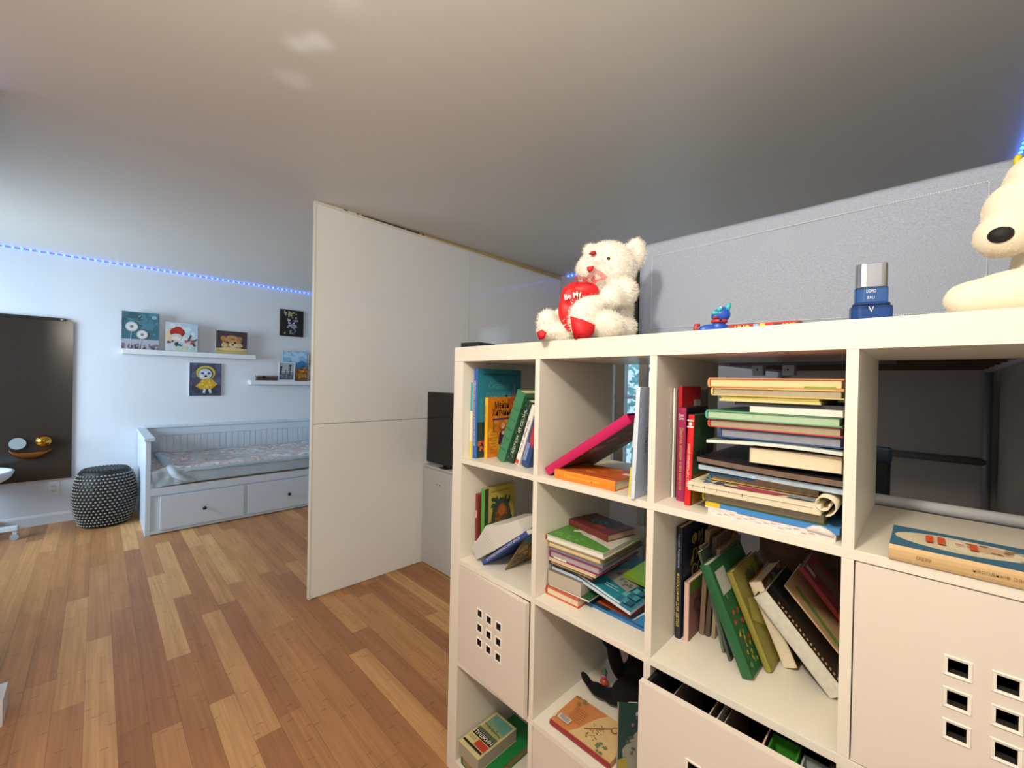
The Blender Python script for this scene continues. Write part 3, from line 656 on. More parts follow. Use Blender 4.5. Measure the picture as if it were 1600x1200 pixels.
art(b, [('r', '#c8443a', .15, .02, .85, .09)], (0, -.0040, 0), (1, 0, 0), (0, 0, 1), .019, .205, 'spine_logo')
b = book(.282, .058, F0, .030, .15, .188, '#27477c', 'blue book with red upper spine leaning against the first divider', group=G11, **lean(18))
art(b, [('p', '#b93038', [(.35, .45), (1, .35), (1, 1), (.3, 1)]), ('r', '#7f8fc0', .1, .10, .6, .42), ('b', '#d8d2d0', 6, .5, .5, .9, .95, .06, 3)], (.001, -.0040, 0), (1, 0, 0), (0, 0, 1), .028, .188, 'spine_art')
# --- second cube, top row
b = book(.4045, .030, F0, .026, .215, .312, '#5a3a34', 'big magenta-spined book tilted across the second cube', spine='#c01858', group=G12, **lean(56), pages=mat('#b51552', .5))
front(b, [('b', '#7b5a50', 12, .1, .1, .9, .9, .12, 2), ('b', '#8a8084', 8, .1, .5, .9, .95, .1, 5)])
b = book(.642, .020, F0, .026, .135, .192, '#dd7420', 'orange book lying under the tilted magenta book', spine='#e88424', group=G12, **flat_spine(0))
front(b, [('r', '#c85c18', 0, 0, 1, 1), ('l', '#4c3c70', .15, 0, .15, 1, .03), ('b', '#e08a30', 8, .2, .2, .9, .9, .1, 2), ('r', '#e8e2d8', .55, .0, .72, .14)])
text(b, 'Приключения', .009, (.013, -.0037, .10), (0, 0, -1), (1, 0, 0), mat('#f0d040', .5, var=0), width=.11)
b = book(.683, .01, F0, .006, .20, .235, '#4a8a70', 'thin green-edged booklet just behind the pale folder', group=G12, soft=True, **lean(4))
art(b, [('r', '#e0d060', 0, .0, 1, .3), ('r', '#3a7a8a', 0, .3, 1, .5), ('r', '#d8e0e0', 0, .5, 1, .8)], (0, -.0004, 0), (1, 0, 0), (0, 0, 1), .006, .235, 'spine_bands')
b = book(.698, -.006, F0, .010, .21, .262, '#a7b4c6', 'pale blue-grey folder standing against the second divider', group=G12, soft=True, spine='#d3dbe6', name='folder', cat='folder', **lean(2))
front(b, [('r', '#aab8cc', 0, 0, 1, 1)])
text(b, 'МУЗЫКА', .012, (.0108, .04, .135), (0, 0, -1), (0, 1, 0), mat('#3c4a66', .5, var=0), width=.06)
# --- third cube, upright
book(.757, .082, F0, .0035, .20, .262, '#e4e0d8', 'thin white booklet next to the second divider', group=G13, soft=True)
book(.7612, .082, F0, .0035, .20, .258, '#8d8a84', 'thin grey booklet between white booklet and red book', group=G13, soft=True)
b = book(.7655, .090, F0, .009, .115, .266, '#b3141b', 'tall red book with a white label behind the purple one', group=G13)
front(b, [('r', '#b9b4ac', .60, .60, 1, .88)])
text(b, 'ГДЕ\nЖИВЁТ\nСЛОВО', .030, (.0098, .088, .215), (0, 1, 0), (0, 0, 1), mat('#5a564f', .5, var=0), width=.022)
b = book(.7755, .066, F0, .020, .13, .217, '#221330', 'purple and magenta book with gilt lettering on its rounded spine', spine='#9a1c52', group=G13)
spine_text(b, 'Девочка, которая знала мир снов', .0095, .145, IG, z=.098, down=True)
text(b, 'Сара\nДжио', .014, (.010, -.0037, .195), (1, 0, 0), (0, 0, 1), IW, width=.013)
b = book(.8035, .044, F0, .014, .125, .203, '#3c5c3a', 'red-spined book with green cover next to the tall stack', spine='#d61a1c', group=G13, **lean(1.5))
front(b, [('r', '#3a5a3c', 0, 0, 1, 1), ('b', '#4f7048', 8, 0, .6, 1, 1, .1, 2), ('b', '#26282c', 12, .1, .35, .8, .6, .09, 3), ('r', '#b9862c', 0, 0, 1, .33), ('b', '#a87c28', 8, .1, .02, .9, .3, .08, 6)])
spine_text(b, 'КАКОЙ СПРАВЛЯТЬСЯ С ЭТИМ', .006, .095, IW, z=.09, down=True)
art(b, [('r', '#f0ece4', 0, .86, 1, .875), ('r', '#f0ece4', 0, .93, 1, .945), ('e', '#f0ece4', .5, .90, .25, .02)], (0, -.0038, 0), (1, 0, 0), (0, 0, 1), .014, .203, 'spine_logo')
# --- the tall stack in the third cube (bottom to top)
def lay(x0, x1, y, z0, t, dep, cover, label, yawd=None, group=GST, **k):
    yawd = random.uniform(0, 2.2) if yawd is None else yawd
    return book(x0, y, z0, t, x1-x0, dep, cover, label, group=group, **flat(yawd), **k)
z = F0
def magazine(x0, x1, y0, dep, z0, t, m_edge, m_top, label, wave=lambda u: 0, group=GST, name='magazine', droop=None, yawd=0, cat='magazine'):
    root = empty(name, (x0, y0, z0), label, cat, group); root.rotation_euler = (0, 0, math.radians(yawd)); L_ = x1-x0
    dz = (lambda u, v: wave(u)) if droop is None else droop
    def top(u, v): return (u*L_, v*dep, t+dz(u, v))
    def bot(u, v): return (u*L_, v*dep, dz(u, v))
    mb = MB(); mb.grid(top, 16, 6, m_top).grid(lambda u, v: bot(u, 1-v), 16, 6, m_edge)
    mb.grid(lambda u, v: (u*L_, 0, dz(u, 0)+t*v), 16, 2, m_edge).grid(lambda u, v: ((1-u)*L_, dep, dz(1-u, 1)+t*v), 16, 2, m_edge)
    mb.grid(lambda u, v: (0, (1-u)*dep, dz(0, 1-u)+t*v), 6, 2, m_edge).grid(lambda u, v: (L_, u*dep, dz(1, u)+t*v), 6, 2, m_edge)
    mb.build('leaves', root, smooth=False); return root
PW_ = mat('#d9cfc9', .7, var=.25, scale=120)
m_ = magazine(.864, 1.078, .018, .27, F0, .0125, PW_, mat('#d0b0a8', .5, var=.2), 'white dog-eared newspaper at the very bottom of the tall stack', wave=lambda u: 0, name='newspaper', cat='newspaper')
mb = MB().tube([(.172+i*.01, .001, .0120+.0045*math.sin(i*.9)) for i in range(5)], [.003, .006, .0075, .006, .004], PW_, 8); mb.build('folded_corner', m_, smooth=True)
mb = MB()
for i in range(14): mb.box(.02+i*.012, -.0006, .003+.0025*(i % 3), .028+i*.012, -.0002, .0042+.0025*(i % 3), mat(random.choice(['#9a8f8c', '#b8807c', '#8c94a0']), .6))
mb.build('print_marks', m_)
m_ = magazine(.859, 1.083, .020, .27, F0+.0132, .010, mat('#3f86c4', .5, var=.1), mat('#4b90cc', .5), 'blue magazine with a yellow corner, second from the stack bottom')
MB().box(-.0005, -.0008, .002, .028, .02, .0104, mat('#d8b92a', .5)).build('yellow_corner', m_); MB().box(-.001, -.0006, -.0006, .06, .05, .0018, PAGEW).build('white_edge', m_)
b = lay(.852, 1.063, .026, F0+.0238, .020, .26, '#4f5a22', 'olive green hardback with yellow corners low in the tall stack', pages=PAGEG, spine='#b9a535')
art(b, [('r', '#b9a535', 0, .0, .13, 1), ('r', '#b08a2c', .88, 0, 1, 1)], (0, 0, -.0004), (0, 1, 0), (1, 0, 0), .211, .002, 'corner_pieces', start=-.0006, step=-.0002)
NEWS = mat('#d8ceb0', .8, var=.12, scale=60)
m_ = magazine(.826, 1.058, .006, .27, F0+.0446, .0185, NEWS, NEWS, 'thick cream illustrated newspaper with a rolled right edge', name='newspaper', wave=lambda u: 0, cat='newspaper')
mb = MB(); sp_ = []
for i in range(25):
    a = -1.4+i*.33; r = .019-.0005*i; sp_.append((.2365+r*math.cos(a), .0, .0195+r*math.sin(a)))
V = []; Fc = []
for (x_, y_, z_) in sp_: V += [(x_, -.002, z_), (x_, .26, z_)]
for i in range(len(sp_)-1): Fc.append((2*i, 2*i+2, 2*i+3, 2*i+1))
mb.add(V, Fc, NEWS); mb.build('rolled_edge', m_, smooth=True, solid=.0018)
art(m_, [('p', '#b8455c', [(.28, .25), (.50, .10), (.70, .25), (.78, .75), (.55, .95), (.35, .9)]), ('p', '#2f4560', [(.18, .35), (.30, .3), (.38, .9), (.2, .95)]), ('e', '#5c74a8', .13, .45, .035, .25), ('b', '#4c8a88', 6, .02, .5, .25, .95, .02, 8), ('b', '#3c3c40', 16, .45, .05, .75, .35, .008, 4), ('r', '#8e959c', .78, .12, .96, .8), ('b', '#2c2c30', 12, .79, .2, .95, .7, .008, 7), ('p', '#d0c49c', [(.30, .1), (.42, .15), (.38, .5), (.28, .5)])], (.004, .001, .0192), (1, 0, 0), (0, 1, 0), .225, .040, 'front_page')
mb = MB(); 
for i in range(5): mb.box(.01+i*.024, -.0006, .006+.003*(i % 2), .0108+i*.024, -.0001, .013, IK)
mb.box(.0, -.0006, .0105, .22, -.0001, .0110, mat('#6b6250', .8)); mb.build('print_marks', m_)
b = lay(.857, 1.051, .048, F0+.066, .0145, .24, '#c9a24a', 'slim book with blue and yellow edge above the rolled newspaper', pages=PAGEG, spine='#3f7fb0')
art(b, [('r', '#2f7fc0', 0, .5, .42, 1)], (0, -.0005, 0), (0, 0, 1), (1, 0, 0), .001, .001, 'blue_tip') if False else None
MB().box(.0105, .0, -.0006, .0147, .085, -.0001, mat('#2f7fc0', .5)).build('blue_edge', b)
m_ = magazine(.840, 1.086, .026, .28, F0+.083, .010, mat('#a9bccb', .5, var=.3, scale=80), mat('#9fb4c6', .4), 'pale blue glossy magazine jutting out left in the stack', wave=lambda u: .006*(1-u))
m_ = magazine(.840, 1.086, .016, .28, F0+.0985, .010, mat('#6e5a4c', .6, var=.3, scale=60), mat('#241a1c', .35, var=.4, scale=25), 'dark brown magazine with a black cover jutting out left', wave=lambda u: .008*(1-u)**2)
art(m_, [('b', '#5c3c44', 10, .02, .05, .4, .5, .05, 3), ('b', '#8a6c64', 6, .02, .02, .35, .3, .02, 5)], (.002, .004, .0195), (1, 0, -.03), (0, 1, 0), .11, .2, 'cover_photo')
b = lay(.937, 1.083, .030, F0+.1175, .030, .20, '#9a8c70', 'thick cream paperback shorter than its neighbours in the stack', pages=PAGE, soft=True)
m_ = magazine(.858, 1.085, .018, .27, F0+.1485, .0065, mat('#cfd6cc', .5, var=.15), mat('#7d958c', .4, var=.4, scale=20), 'curved colourful magazine above the thick cream paperback', wave=lambda u: .006*math.sin(u*2.6)+.000)
art(m_, [('b', '#b5735c', 6, .5, .03, .9, .12, .04, 3), ('b', '#5c7f94', 6, .1, .03, .5, .12, .04, 4)], (.002, .0, .0125), (1, 0, 0), (0, 1, 0), .22, .27, 'cover_photo')
b = lay(.881, 1.083, .032, F0+.162, .0195, .26, '#2f4f86', 'blue hardback in shade below the red-edged book', pages=mat('#8e8f98', .8, var=.2, scale=90))
b = lay(.860, 1.083, .026, F0+.182, .0175, .27, '#c04440', 'red-edged hardback directly under the mint green book', pages=PAGEG)
b = lay(.857, 1.082, .020, F0+.200, .0175, .27, '#5fa377', 'mint green hardback in the upper part of the stack', pages=mat('#a8c0a0', .8, var=.15, scale=90), spine='#49a593')
b = lay(.938, 1.084, .022, F0+.218, .0120, .21, '#d9d6cb', 'short white paperback lying on the mint green hardback', pages=PAGEW, soft=True)
b = lay(.908, 1.085, .030, F0+.2305, .0070, .25, '#1d1d22', 'thin black notebook between white paperback and yellow leaflets', pages=mat('#3a3a40', .8), soft=True, name='notebook', cat='notebook')
b = lay(.880, 1.052, .024, F0+.238, .0055, .22, '#d8cf8c', 'pale yellow leaflets near the top of the stack', pages=mat('#cfc788', .8, var=.1), soft=True, name='leaflet', cat='leaflet')
b = lay(.884, 1.050, .024, F0+.2437, .0050, .22, '#c9b85c', 'deeper yellow leaflet on top of the pale leaflets', pages=mat('#bfae58', .8, var=.1), soft=True, name='leaflet', cat='leaflet')
b = lay(.867, 1.084, .020, F0+.2490, .0165, .27, '#cdb867', 'brown-paged hardback with yellow boards second from the top', pages=PAGEG, bt=.0022)
b = lay(.861, 1.084, .018, F0+.2658, .0195, .28, '#cc7f52', 'orange-brown hardback on top of the tall stack', pages=mat('#dcc690', .8, var=.12, scale=90), bt=.0025, spine='#c98a5c')
front(b, [('b', '#8a5434', 12, .1, .3, .95, .9, .1, 3)])
MB().box(.0022, .165, -.0006, .0055, .212, -.0001, mat('#7fa03c', .6)).build('green_marks', b)
# --- old book in the fourth cube
b = book(1.392, -.002, F0, .0245, .128, .244, '#3b6a86', 'worn old book with blue illustrated cover lying in the top right cube', spine='#c9a877', group='books on the white shelving', **flat_spine(0), pages=mat('#b59c72', .85, var=.2, scale=80), bt=.003)
front(b, [('r', '#39667f', 0, 0, 1, 1), ('e', '#cfc3a6', .50, .70, .34, .29), ('e', '#d6ccb0', .52, .56, .28, .20), ('e', '#c9a98a', .56, .55, .16, .10), ('b', '#8c7350', 10, .4, .4, .7, .65, .04, 2), ('b', '#b9b8a8', 12, .2, .12, .8, .42, .05, 6), ('b', '#23475e', 10, .0, .0, .9, .3, .08, 8), ('b', '#8a7a3c', 8, .3, .05, .6, .25, .04, 9)]
    + [('r', '#c8552c', .34+i*0, .80-.055*k, .66, .815-.055*k+.02) for i, k in ((0, 0), (0, 1))] + [('l', '#c8552c', .5, .70, .5, .66, .03), ('l', '#c8552c', .34, .62, .62, .62, .035)])
text(b, 'сказки', .006, (.012, -.0037, .205), (0, 0, -1), (1, 0, 0), mat('#8a6c48', .6, var=0), width=.016)
text(b, 'народные рассказы', .006, (.012, -.0037, .12), (0, 0, -1), (1, 0, 0), mat('#9a7d55', .6, var=0), width=.07)
# --- second row, first cube
b = book(.0545, .066, F1, .014, .15, .218, '#7c2a26', 'dark red book with a white label standing at far left of the second row', group=G21)
art(b, [('r', '#2c4aa0', 0, 0, 1, .10), ('r', '#e8e0cc', .05, .11, .95, .24), ('r', '#c9a0a0', .1, .62, .9, .74)], (0, -.0038, 0), (1, 0, 0), (0, 0, 1), .014, .218, 'spine_labels')
b = book(.0705, .078, F1, .016, .150, .238, '#b9a548', 'green-spined book with a forest face cover in the second row', spine='#4a9a3c', group=G21)
front(b, [('r', '#26402c', 0, 0, .12, 1), ('r', '#b8a548', .12, .0, 1, 1), ('b', '#1f2c22', 14, .1, .0, .95, .5, .12, 3), ('e', '#3c4a34', .55, .48, .34, .34), ('b', '#2c4a38', 20, .25, .6, .85, .85, .07, 4), ('e', '#8a5a30', .55, .48, .22, .26), ('b', '#5c4a34', 18, .35, .2, .8, .65, .06, 5), ('e', '#b9662c', .55, .62, .12, .08), ('b', '#7c8a50', 8, .3, .1, .9, .35, .05, 6)])
text(b, 'Леший Чёрный Леших', .009, (.0168, .08, .222), (0, 1, 0), (0, 0, 1), mat('#5a4a20', .5, var=0), width=.10)
b = book(.130, .032, F1, .014, .20, .255, '#2c4c94', 'blue paperback spine-up under the fanned white book', group=G21, **lean(52), pages=PAGEW, soft=True)
spine_text(b, 'В СТРАНЕ КНИЖНЫХ МАГАЗИНОВ', .007, .19, IW)
root = empty('open_book', label='thick white book lying fanned open on the blue paperback', cat='book', group=G21, M=basis((.079, .030, F1+.043), (math.cos(math.radians(52)), 0, -math.sin(math.radians(52))), (0, 1, 0), (math.sin(math.radians(52)), 0, math.cos(math.radians(52)))))
def fan(u, v):
    return None
mb = MB(); prof_ = [(0.0, 0.0), (-.012, .055), (-.030, .115), (-.010, .16), (.008, .22), (.016, .265), (.058, .262), (.052, .10), (.043, .0)]
n = len(prof_); V = [(a, y_, c) for y_ in (0, .19) for a, c in prof_]
mb.add(V, [tuple(range(n))]+[tuple(range(2*n-1, n-1, -1))]+[(i, n+i, n+(i+1) % n, (i+1) % n) for i in range(n)], mat('#cfccc4', .8, var=.06, scale=120)); mb.build('pages', root)
mb = MB()
for k in range(9):
    a = k/9; mb.tube([(.002+.041*a, -.0004, .002), (-.006+.058*a, -.0004, .06), (-.02+.075*a, -.0004, .115)], .0003, mat('#a29e96', .8), 4)
mb.build('page_edges', root)
b = book(.214, .060, F1, .0035, .19, .205, '#7a6a38', 'thin map-covered booklet leaning right in front of the divider', group=G21, soft=True, **lean(34))
front(b, [('r', '#7a6a3c', 0, 0, 1, 1), ('r', '#3c7f9c', 0, .62, 1, 1), ('b', '#a8853c', 18, .05, .05, .95, .6, .09, 3), ('b', '#4c4a30', 14, .05, .05, .95, .6, .06, 4), ('b', '#b8642c', 5, .1, .1, .9, .5, .05, 5)])
b = book(.330, .070, F1, .005, .14, .165, '#e2ddd2', 'thin white booklet with red foot beside the first divider', group=G21, soft=True, **lean(9))
art(b, [('r', '#b02038', 0, .02, 1, .28)], (0, -.0004, 0), (1, 0, 0), (0, 0, 1), .005, .165, 'red_label')
b = book(.342, .062, F1, .004, .15, .172, '#6f8a7c', 'thin grey-green booklet touching the first divider', group=G21, soft=True, **lean(7))
# --- second row, second cube: stack
zz = F1
b = book(.735, .080, zz, .008, .205, .262, '#2f6ea6', 'glossy blue and orange atlas lying flat under the stack', group=G22, **flat_spine(-1), soft=True)
b.matrix_world = b.matrix_world @ Matrix.Translation((0, 0, 0))
front(b, [('r', '#24384c', .0, .55, 1, 1), ('r', '#d8dcdc', .0, .0, 1, .03), ('p', '#c8561f', [(.05, .35), (.62, .28), (.66, .70), (.08, .74)]), ('e', '#8c5a5c', .30, .55, .10, .07), ('r', '#1c1c1e', .42, .45, .52, .58), ('b', '#7f8c94', 10, .6, .0, 1, .5, .05, 2), ('r', '#3c84bc', .0, .03, .45, .27), ('l', '#e6e8e6', .03, .29, .65, .25, .02)])
text(b, 'АТЛАС', .012, (.009, .03, .05), (0, 0, -1), (0, 1, 0), IW, width=.04)
b = lay(.4055, .520, .045, F1, .0235, .19, '#c4553a', 'red-orange hardback at the bottom left of the second-row stack', group=G22, pages=mat('#dcc9a8', .8, var=.1), bt=.003)
b = lay(.4075, .548, .052, F1+.0242, .0055, .20, '#2a5c34', 'thin dark green booklet near the bottom of the second-row stack', group=G22, soft=True, pages=PAGEW)
b = lay(.4060, .522, .050, F1+.0302, .039, .18, '#6e6a60', 'thick grey-paged paperback in the second-row stack', group=G22, soft=True, pages=mat('#b5aa98', .85, var=.1, scale=120))
def droop1(u, v): return -.030*max(0, u-.35)**1.3*1.4
m_ = magazine(.412, .665, .062, .26, F1+.070, .008, mat('#c4ced6', .6, var=.1), mat('#3c7f94', .4, var=.3, scale=30), 'lower of two drooping magazines, with a blue tiled cover', group=G22, droop=lambda u, v: -.055*max(0, u-.35), yawd=1)
art(m_, [('r', ['#3f8fa0', '#2c6c84', '#5fa8b0', '#27586c'][(i*3+j) % 4], .66+.055*i, .03+.12*j, .71+.055*i, .13+.12*j) for i in range(6) for j in range(8)], (.0, .0, .0275), (.9765, 0, -.2155), (0, 1, 0), .255, .26, 'tiled_cover')
m_ = magazine(.409, .632, .070, .26, F1+.0795, .0075, mat('#d3d9dc', .6, var=.1), mat('#257f8e', .35, var=.1), 'upper drooping magazine with a teal cover and grey photograph', group=G22, droop=lambda u, v: -.050*max(0, u-.35), yawd=0)
art(m_, [('p', '#8f9088', [(.58, .25), (.97, .2), (.99, .6), (.70, .62)]), ('b', '#5e605c', 14, .65, .25, .95, .6, .03, 2), ('l', '#bfe0e4', .72, .10, .9, .12, .01), ('l', '#bfe0e4', .72, .14, .86, .16, .01)], (0, 0, .0262), (.977, 0, -.213), (0, 1, 0), .228, .26, 'cover_photo')
m_ = magazine(.585, .733, .17, .19, F1+.050, .010, mat('#6c8c20', .6), mat('#7fae22', .4, var=.2, scale=30), 'lime green booklet sticking out at the right of the stack', group=G22, yawd=0, name='booklet', cat='booklet', droop=lambda u, v: .020-.01*u)
b = lay(.4085, .560, .052, F1+.0880, .0105, .20, '#3a2a20', 'brown notebook with dark edge in the middle of the second-row stack', group=G22, soft=False, pages=mat('#a88c60', .8, var=.1), bt=.0016, name='notebook', cat='notebook')
b = lay(.4095, .568, .050, F1+.0990, .0095, .20, '#cdb89a', 'cream paperback with a bookmark above the brown notebook', group=G22, soft=True, pages=mat('#d4bd98', .8, var=.1))
b = lay(.4120, .580, .050, F1+.1090, .0215, .22, '#8c2c64', 'purple-striped hardback in the upper half of the second-row stack', group=G22, pages=mat('#a9a2a0', .8, var=.15, scale=90), bt=.003)
MB().box(.002, .015, -.0008, .006, .060, -.0001, IW).build('white_label', b)
b = lay(.4080, .590, .050, F1+.1310, .0095, .23, '#77757c', 'grey hardback above the purple-striped one', group=G22, pages=mat('#8e8f96', .8, var=.1))
b = lay(.4055, .583, .048, F1+.1410, .0190, .23, '#caa868', 'cream-paged hardback below the picture book', group=G22, pages=mat('#dccba2', .8, var=.1))
b = lay(.4050, .598, .040, F1+.1605, .0165, .275, '#c9cdbb', 'white and green picture book on top of the second-row stack', group=G22, pages=PAGEW, spine='#a84830')
front(b, [('r', '#c6c3b6', 0, 0, 1, 1), ('p', '#4f8a3a', [(0, 0), (1, 0), (1, .12), (.7, .20), (.4, .26), (.15, .40), (0, .52)]), ('b', '#6ba04a', 8, .05, .02, .6, .14, .04, 3), ('e', '#dcd6c8', .48, .42, .12, .09), ('e', '#b05a4c', .58, .44, .07, .05), ('l', '#dcd6c8', .40, .34, .22, .28, .05), ('l', '#dcd6c8', .55, .32, .66, .22, .05), ('b', '#8a5a58', 6, .1, .6, .9, .9, .02, 6), ('b', '#7f7a70', 8, .6, .2, .95, .6, .015, 8)])
b = book(.405, .152, F1+.1775, .020, .113, .161, '#6c2a26', 'small dark red board book crowning the second-row stack', group=G22, ex=(0, 0, 1), ey=Matrix.Rotation(math.radians(-12), 3, 'Z') @ Vector((0, 1, 0)), ez=Matrix.Rotation(math.radians(-12), 3, 'Z') @ Vector((-1, 0, 0)), pages=mat('#a8957c', .8), drop=False, bt=.0015)
b.matrix_world = basis((.563, .118, F1+.1775), (0, 0, 1), Matrix.Rotation(math.radians(-12), 3, 'Z') @ Vector((0, 1, 0)), Matrix.Rotation(math.radians(-12), 3, 'Z') @ Vector((-1, 0, 0)))
front(b, [('r', '#6a2826', 0, 0, 1, 1), ('e', '#3c4a50', .55, .5, .28, .34), ('b', '#7f8c84', 10, .35, .25, .75, .75, .05, 3), ('e', '#9a3430', .25, .35, .12, .12), ('b', '#4a1c1c', 6, .7, .1, 1, .9, .08, 6)])
# --- second row, third cube
b = book(.7565, .120, F1, .0145, .165, .272, '#141a2e', 'navy book with yellow lettering standing by the second divider', group=G23)
spine_text(b, 'ФИЛОСОФИЯ ДЛЯ ДЕТЕЙ', .0095, .130, IY, z=.095, down=True)
spine_text(b, 'Михаил Андрианов', .006, .082, mat('#a8b4cc', .5, var=0), z=.215, down=True)
front(b, [('r', '#16203a', 0, 0, 1, 1), ('b', '#b9a23c', 4, .2, .6, .8, .9, .06, 4), ('b', '#2c4a78', 8, .1, .1, .9, .5, .1, 5)])
text(b, 'ФИ\nЛО\nСО', .11, (.0153, .09, .19), (0, 1, 0), (0, 0, 1), IY, width=.07)
b = book(.777, .122, F1, .012, .13, .142, '#b98c80', 'small pink-edged book with green top beside the navy book', group=G23, spine='#d8b4a8')
front(b, [('r', '#8a5c54', 0, 0, 1, .8), ('r', '#5c8a30', 0, .8, 1, 1), ('b', '#5c3c38', 8, .2, .1, .9, .7, .1, 3)])
b = book(.794, .176, F1, .011, .16, .262, '#8a6a4c', 'tall worn brown book behind the small pink one', group=G23, spine='#7a6450', pages=PAGEG, **lean(2))
b = book(.8075, .178, F1, .010, .16, .250, '#5c4a38', 'worn dark brown book third of the brown ones', group=G23, spine='#4c4034', pages=PAGEG, **lean(3))
front(b, [('b', '#b98a4c', 8, .2, .2, .9, .9, .1, 3), ('b', '#1c1814', 8, .2, .2, .9, .9, .1, 5)])
b = book(.822, .18, F1, .008, .16, .222, '#9c8a70', 'slim tan book in front of the leaning grey booklets', group=G23, pages=PAGEG, **lean(2))
b = book(.860, .14, F1, .006, .20, .238, '#5f6a5c', 'grey-green booklet leaning left behind the big green book', group=G23, soft=True, **lean(-14))
b = book(.880, .12, F1, .006, .20, .236, '#3f4a40', 'dark booklet leaning left against the big green book', group=G23, soft=True, **lean(-18))
b = book(.9185, .083, F1, .023, .215, .228, '#1f5c34', 'big green book with folk ornament leaning left', group=G23, pages=mat('#cfd6c4', .8, var=.1), **lean(-24), bt=.003)
front(b, [('r', '#1d5a32', 0, 0, 1, 1), ('r', '#b4b8ac', .04, .70, .30, .92), ('b', '#b4472c', 12, .05, .05, .45, .6, .03, 3), ('b', '#c9a92c', 12, .05, .05, .5, .65, .025, 4), ('b', '#4c9a4c', 16, .05, .05, .95, .68, .03, 5), ('r', '#2c7040', .5, .75, 1, .85)])
b = book(.948, .142, F1, .014, .185, .205, '#8d8436', 'olive yellow book leaning next to the big green book', group=G23, pages=PAGE, **lean(-24))
front(b, [('r', '#8f863a', 0, 0, 1, 1), ('b', '#5c5a34', 22, .3, .35, 1, .95, .08, 3), ('b', '#3c3c28', 12, .5, .5, 1, .95, .06, 4), ('p', '#b3a650', [(.0, .5), (.4, .3), (.7, .55), (.1, .7)])])
b = book(.972, .188, F1, .028, .165, .178, '#b9703c', 'cream-paged book with a brown picture cover leaning left', group=G23, pages=PAGE, spine=mat('#e0d3b4', .7), **lean(-24))
front(b, [('r', '#3c3424', 0, 0, 1, 1), ('b', '#8a7a3c', 14, .1, .3, 1, 1, .1, 3), ('b', '#2c3c54', 8, .1, .3, .8, .8, .08, 4), ('b', '#14120f', 8, .2, .1, 1, .6, .1, 6)])
b = book(1.060, .148, F1, .034, .185, .205, '#161312', 'thick black photo album leaning left towards the corner', group=G23, pages=mat('#d8d4c4', .7, var=.15, scale=100), spine=mat('#d0ccbc', .7, var=.2, scale=100), **lean(-43), name='photo_album', cat='album')
b['label'] = 'thick black album with white leaves leaning against the third divider'
front(b, [('r', '#16120f', 0, 0, 1, 1), ('r', '#2a2018', 0, 0, 1, .72), ('l', '#3c3c44', .2, .74, .2, .99, .02)])
mb = MB()
for i in range(18): mb.box(.0345, .008, .01+i*.0095, .0355, .014, .014+i*.0095, mat('#c9a070', .6))
mb.build('stitch_row', b)
b = book(1.078, .205, F1+.052, .004, .165, .165, '#d0ae84', 'peach notebook with a green stripe lying on the black album', group=G23, soft=True, drop=False, **lean(-43), name='notebook', cat='notebook')
front(b, [('r', '#cdaa80', 0, 0, 1, 1), ('l', '#6f9a50', .1, .1, .25, .9, .10)])
b = book(1.079, .262, F1+.085, .010, .12, .150, '#8e1c1e', 'dark red book with an olive panel at the right end of its cube', group=G23, drop=False, **lean(-40))
front(b, [('r', '#8c1a1c', 0, 0, 1, 1), ('p', '#7a5c20', [(.40, .35), (.75, .35), (.75, .9), (.40, .9)]), ('b', '#b03024', 8, .05, .1, .4, .9, .05, 3), ('r', '#c9b8b0', .10, .80, .25, .98)])
# --- lower cubes
b = book(.640, .027, F2, .016, .128, .195, '#c9824c', 'peach book with a drawn shell lying on the lower shelf', group=GB, spine='#8c2426', **flat_spine(0), pages=PAGE)
front(b, [('r', '#c9824e', 0, 0, 1, 1), ('p', '#d2b27c', [(0, 0), (1, 0), (1, .42), (.75, .52), (.45, .58), (.2, .62), (0, .70)][::1]), ('b', '#6a5238', 40, .15, .32, .65, .5, .018, 3), ('e', '#8a5a34', .74, .22, .10, .05), ('e', '#d2b27c', .74, .22, .07, .035), ('l', '#8a5a34', .3, .55, .72, .27, .02), ('b', '#6c7c54', 8, .0, .15, .25, .3, .05, 5), ('b', '#8c7a50', 7, .75, .75, 1, 1, .06, 6)]
    + [('l', '#9c5a30', .30+.06*k, .62, .30+.06*k, .85, .012) for k in range(7)] + [('r', '#d6d0c4', .10, .74, .26, .94)] + [('r', '#3a3c40', .12+.0*k, .76+.02*k, .24, .768+.02*k) for k in range(8)] + [('r', '#d8cdbc', .05, .955, .15, .99)])
b = book(.650, .040, F2, .008, .100, .172, '#17403a', 'dark green board book standing with its picture cover to the right', group=GB, spine='#a9a296', pages=mat('#b5ada0', .8), ex=Vector((math.cos(-.85), math.sin(-.85), 0)), ey=Vector((-math.sin(-.85), math.cos(-.85), 0)))
front(b, [('r', '#163c36', 0, 0, 1, 1), ('p', '#8c8a80', [(.15, .0), (1, .1), (1, .7), (.45, .62), (.1, .35)]), ('b', '#4a544c', 12, .2, .1, .95, .6, .07, 3), ('b', '#8c4c6c', 3, .3, .7, .5, .85, .05, 4), ('p', '#9a8a2c', [(0, 0), (.25, .05), (.2, .25), (0, .2)]), ('b', '#a9a8a0', 4, .4, .68, .7, .9, .06, 8)])
b = book(.196, .006, F3, .030, .130, .26, '#1a7f3c', 'green hardback under the cream paperback in the lowest left cube', group=GB, **flat_spine(0), pages=mat('#9c7c50', .8, var=.2))
b.matrix_world = basis((.073, .008, F3), (0, 0, 1), (1, 0, 0), (0, 1, 0)); b['spin'] = 0
b2 = book(.058, .006, F3+.0305, .044, .105, .180, '#d6c892', 'cream paperback lettered in white on black in the lowest left cube', group=GB, **flat(0), pages=mat('#a89c88', .85, var=.12, scale=120), drop=False, soft=True)
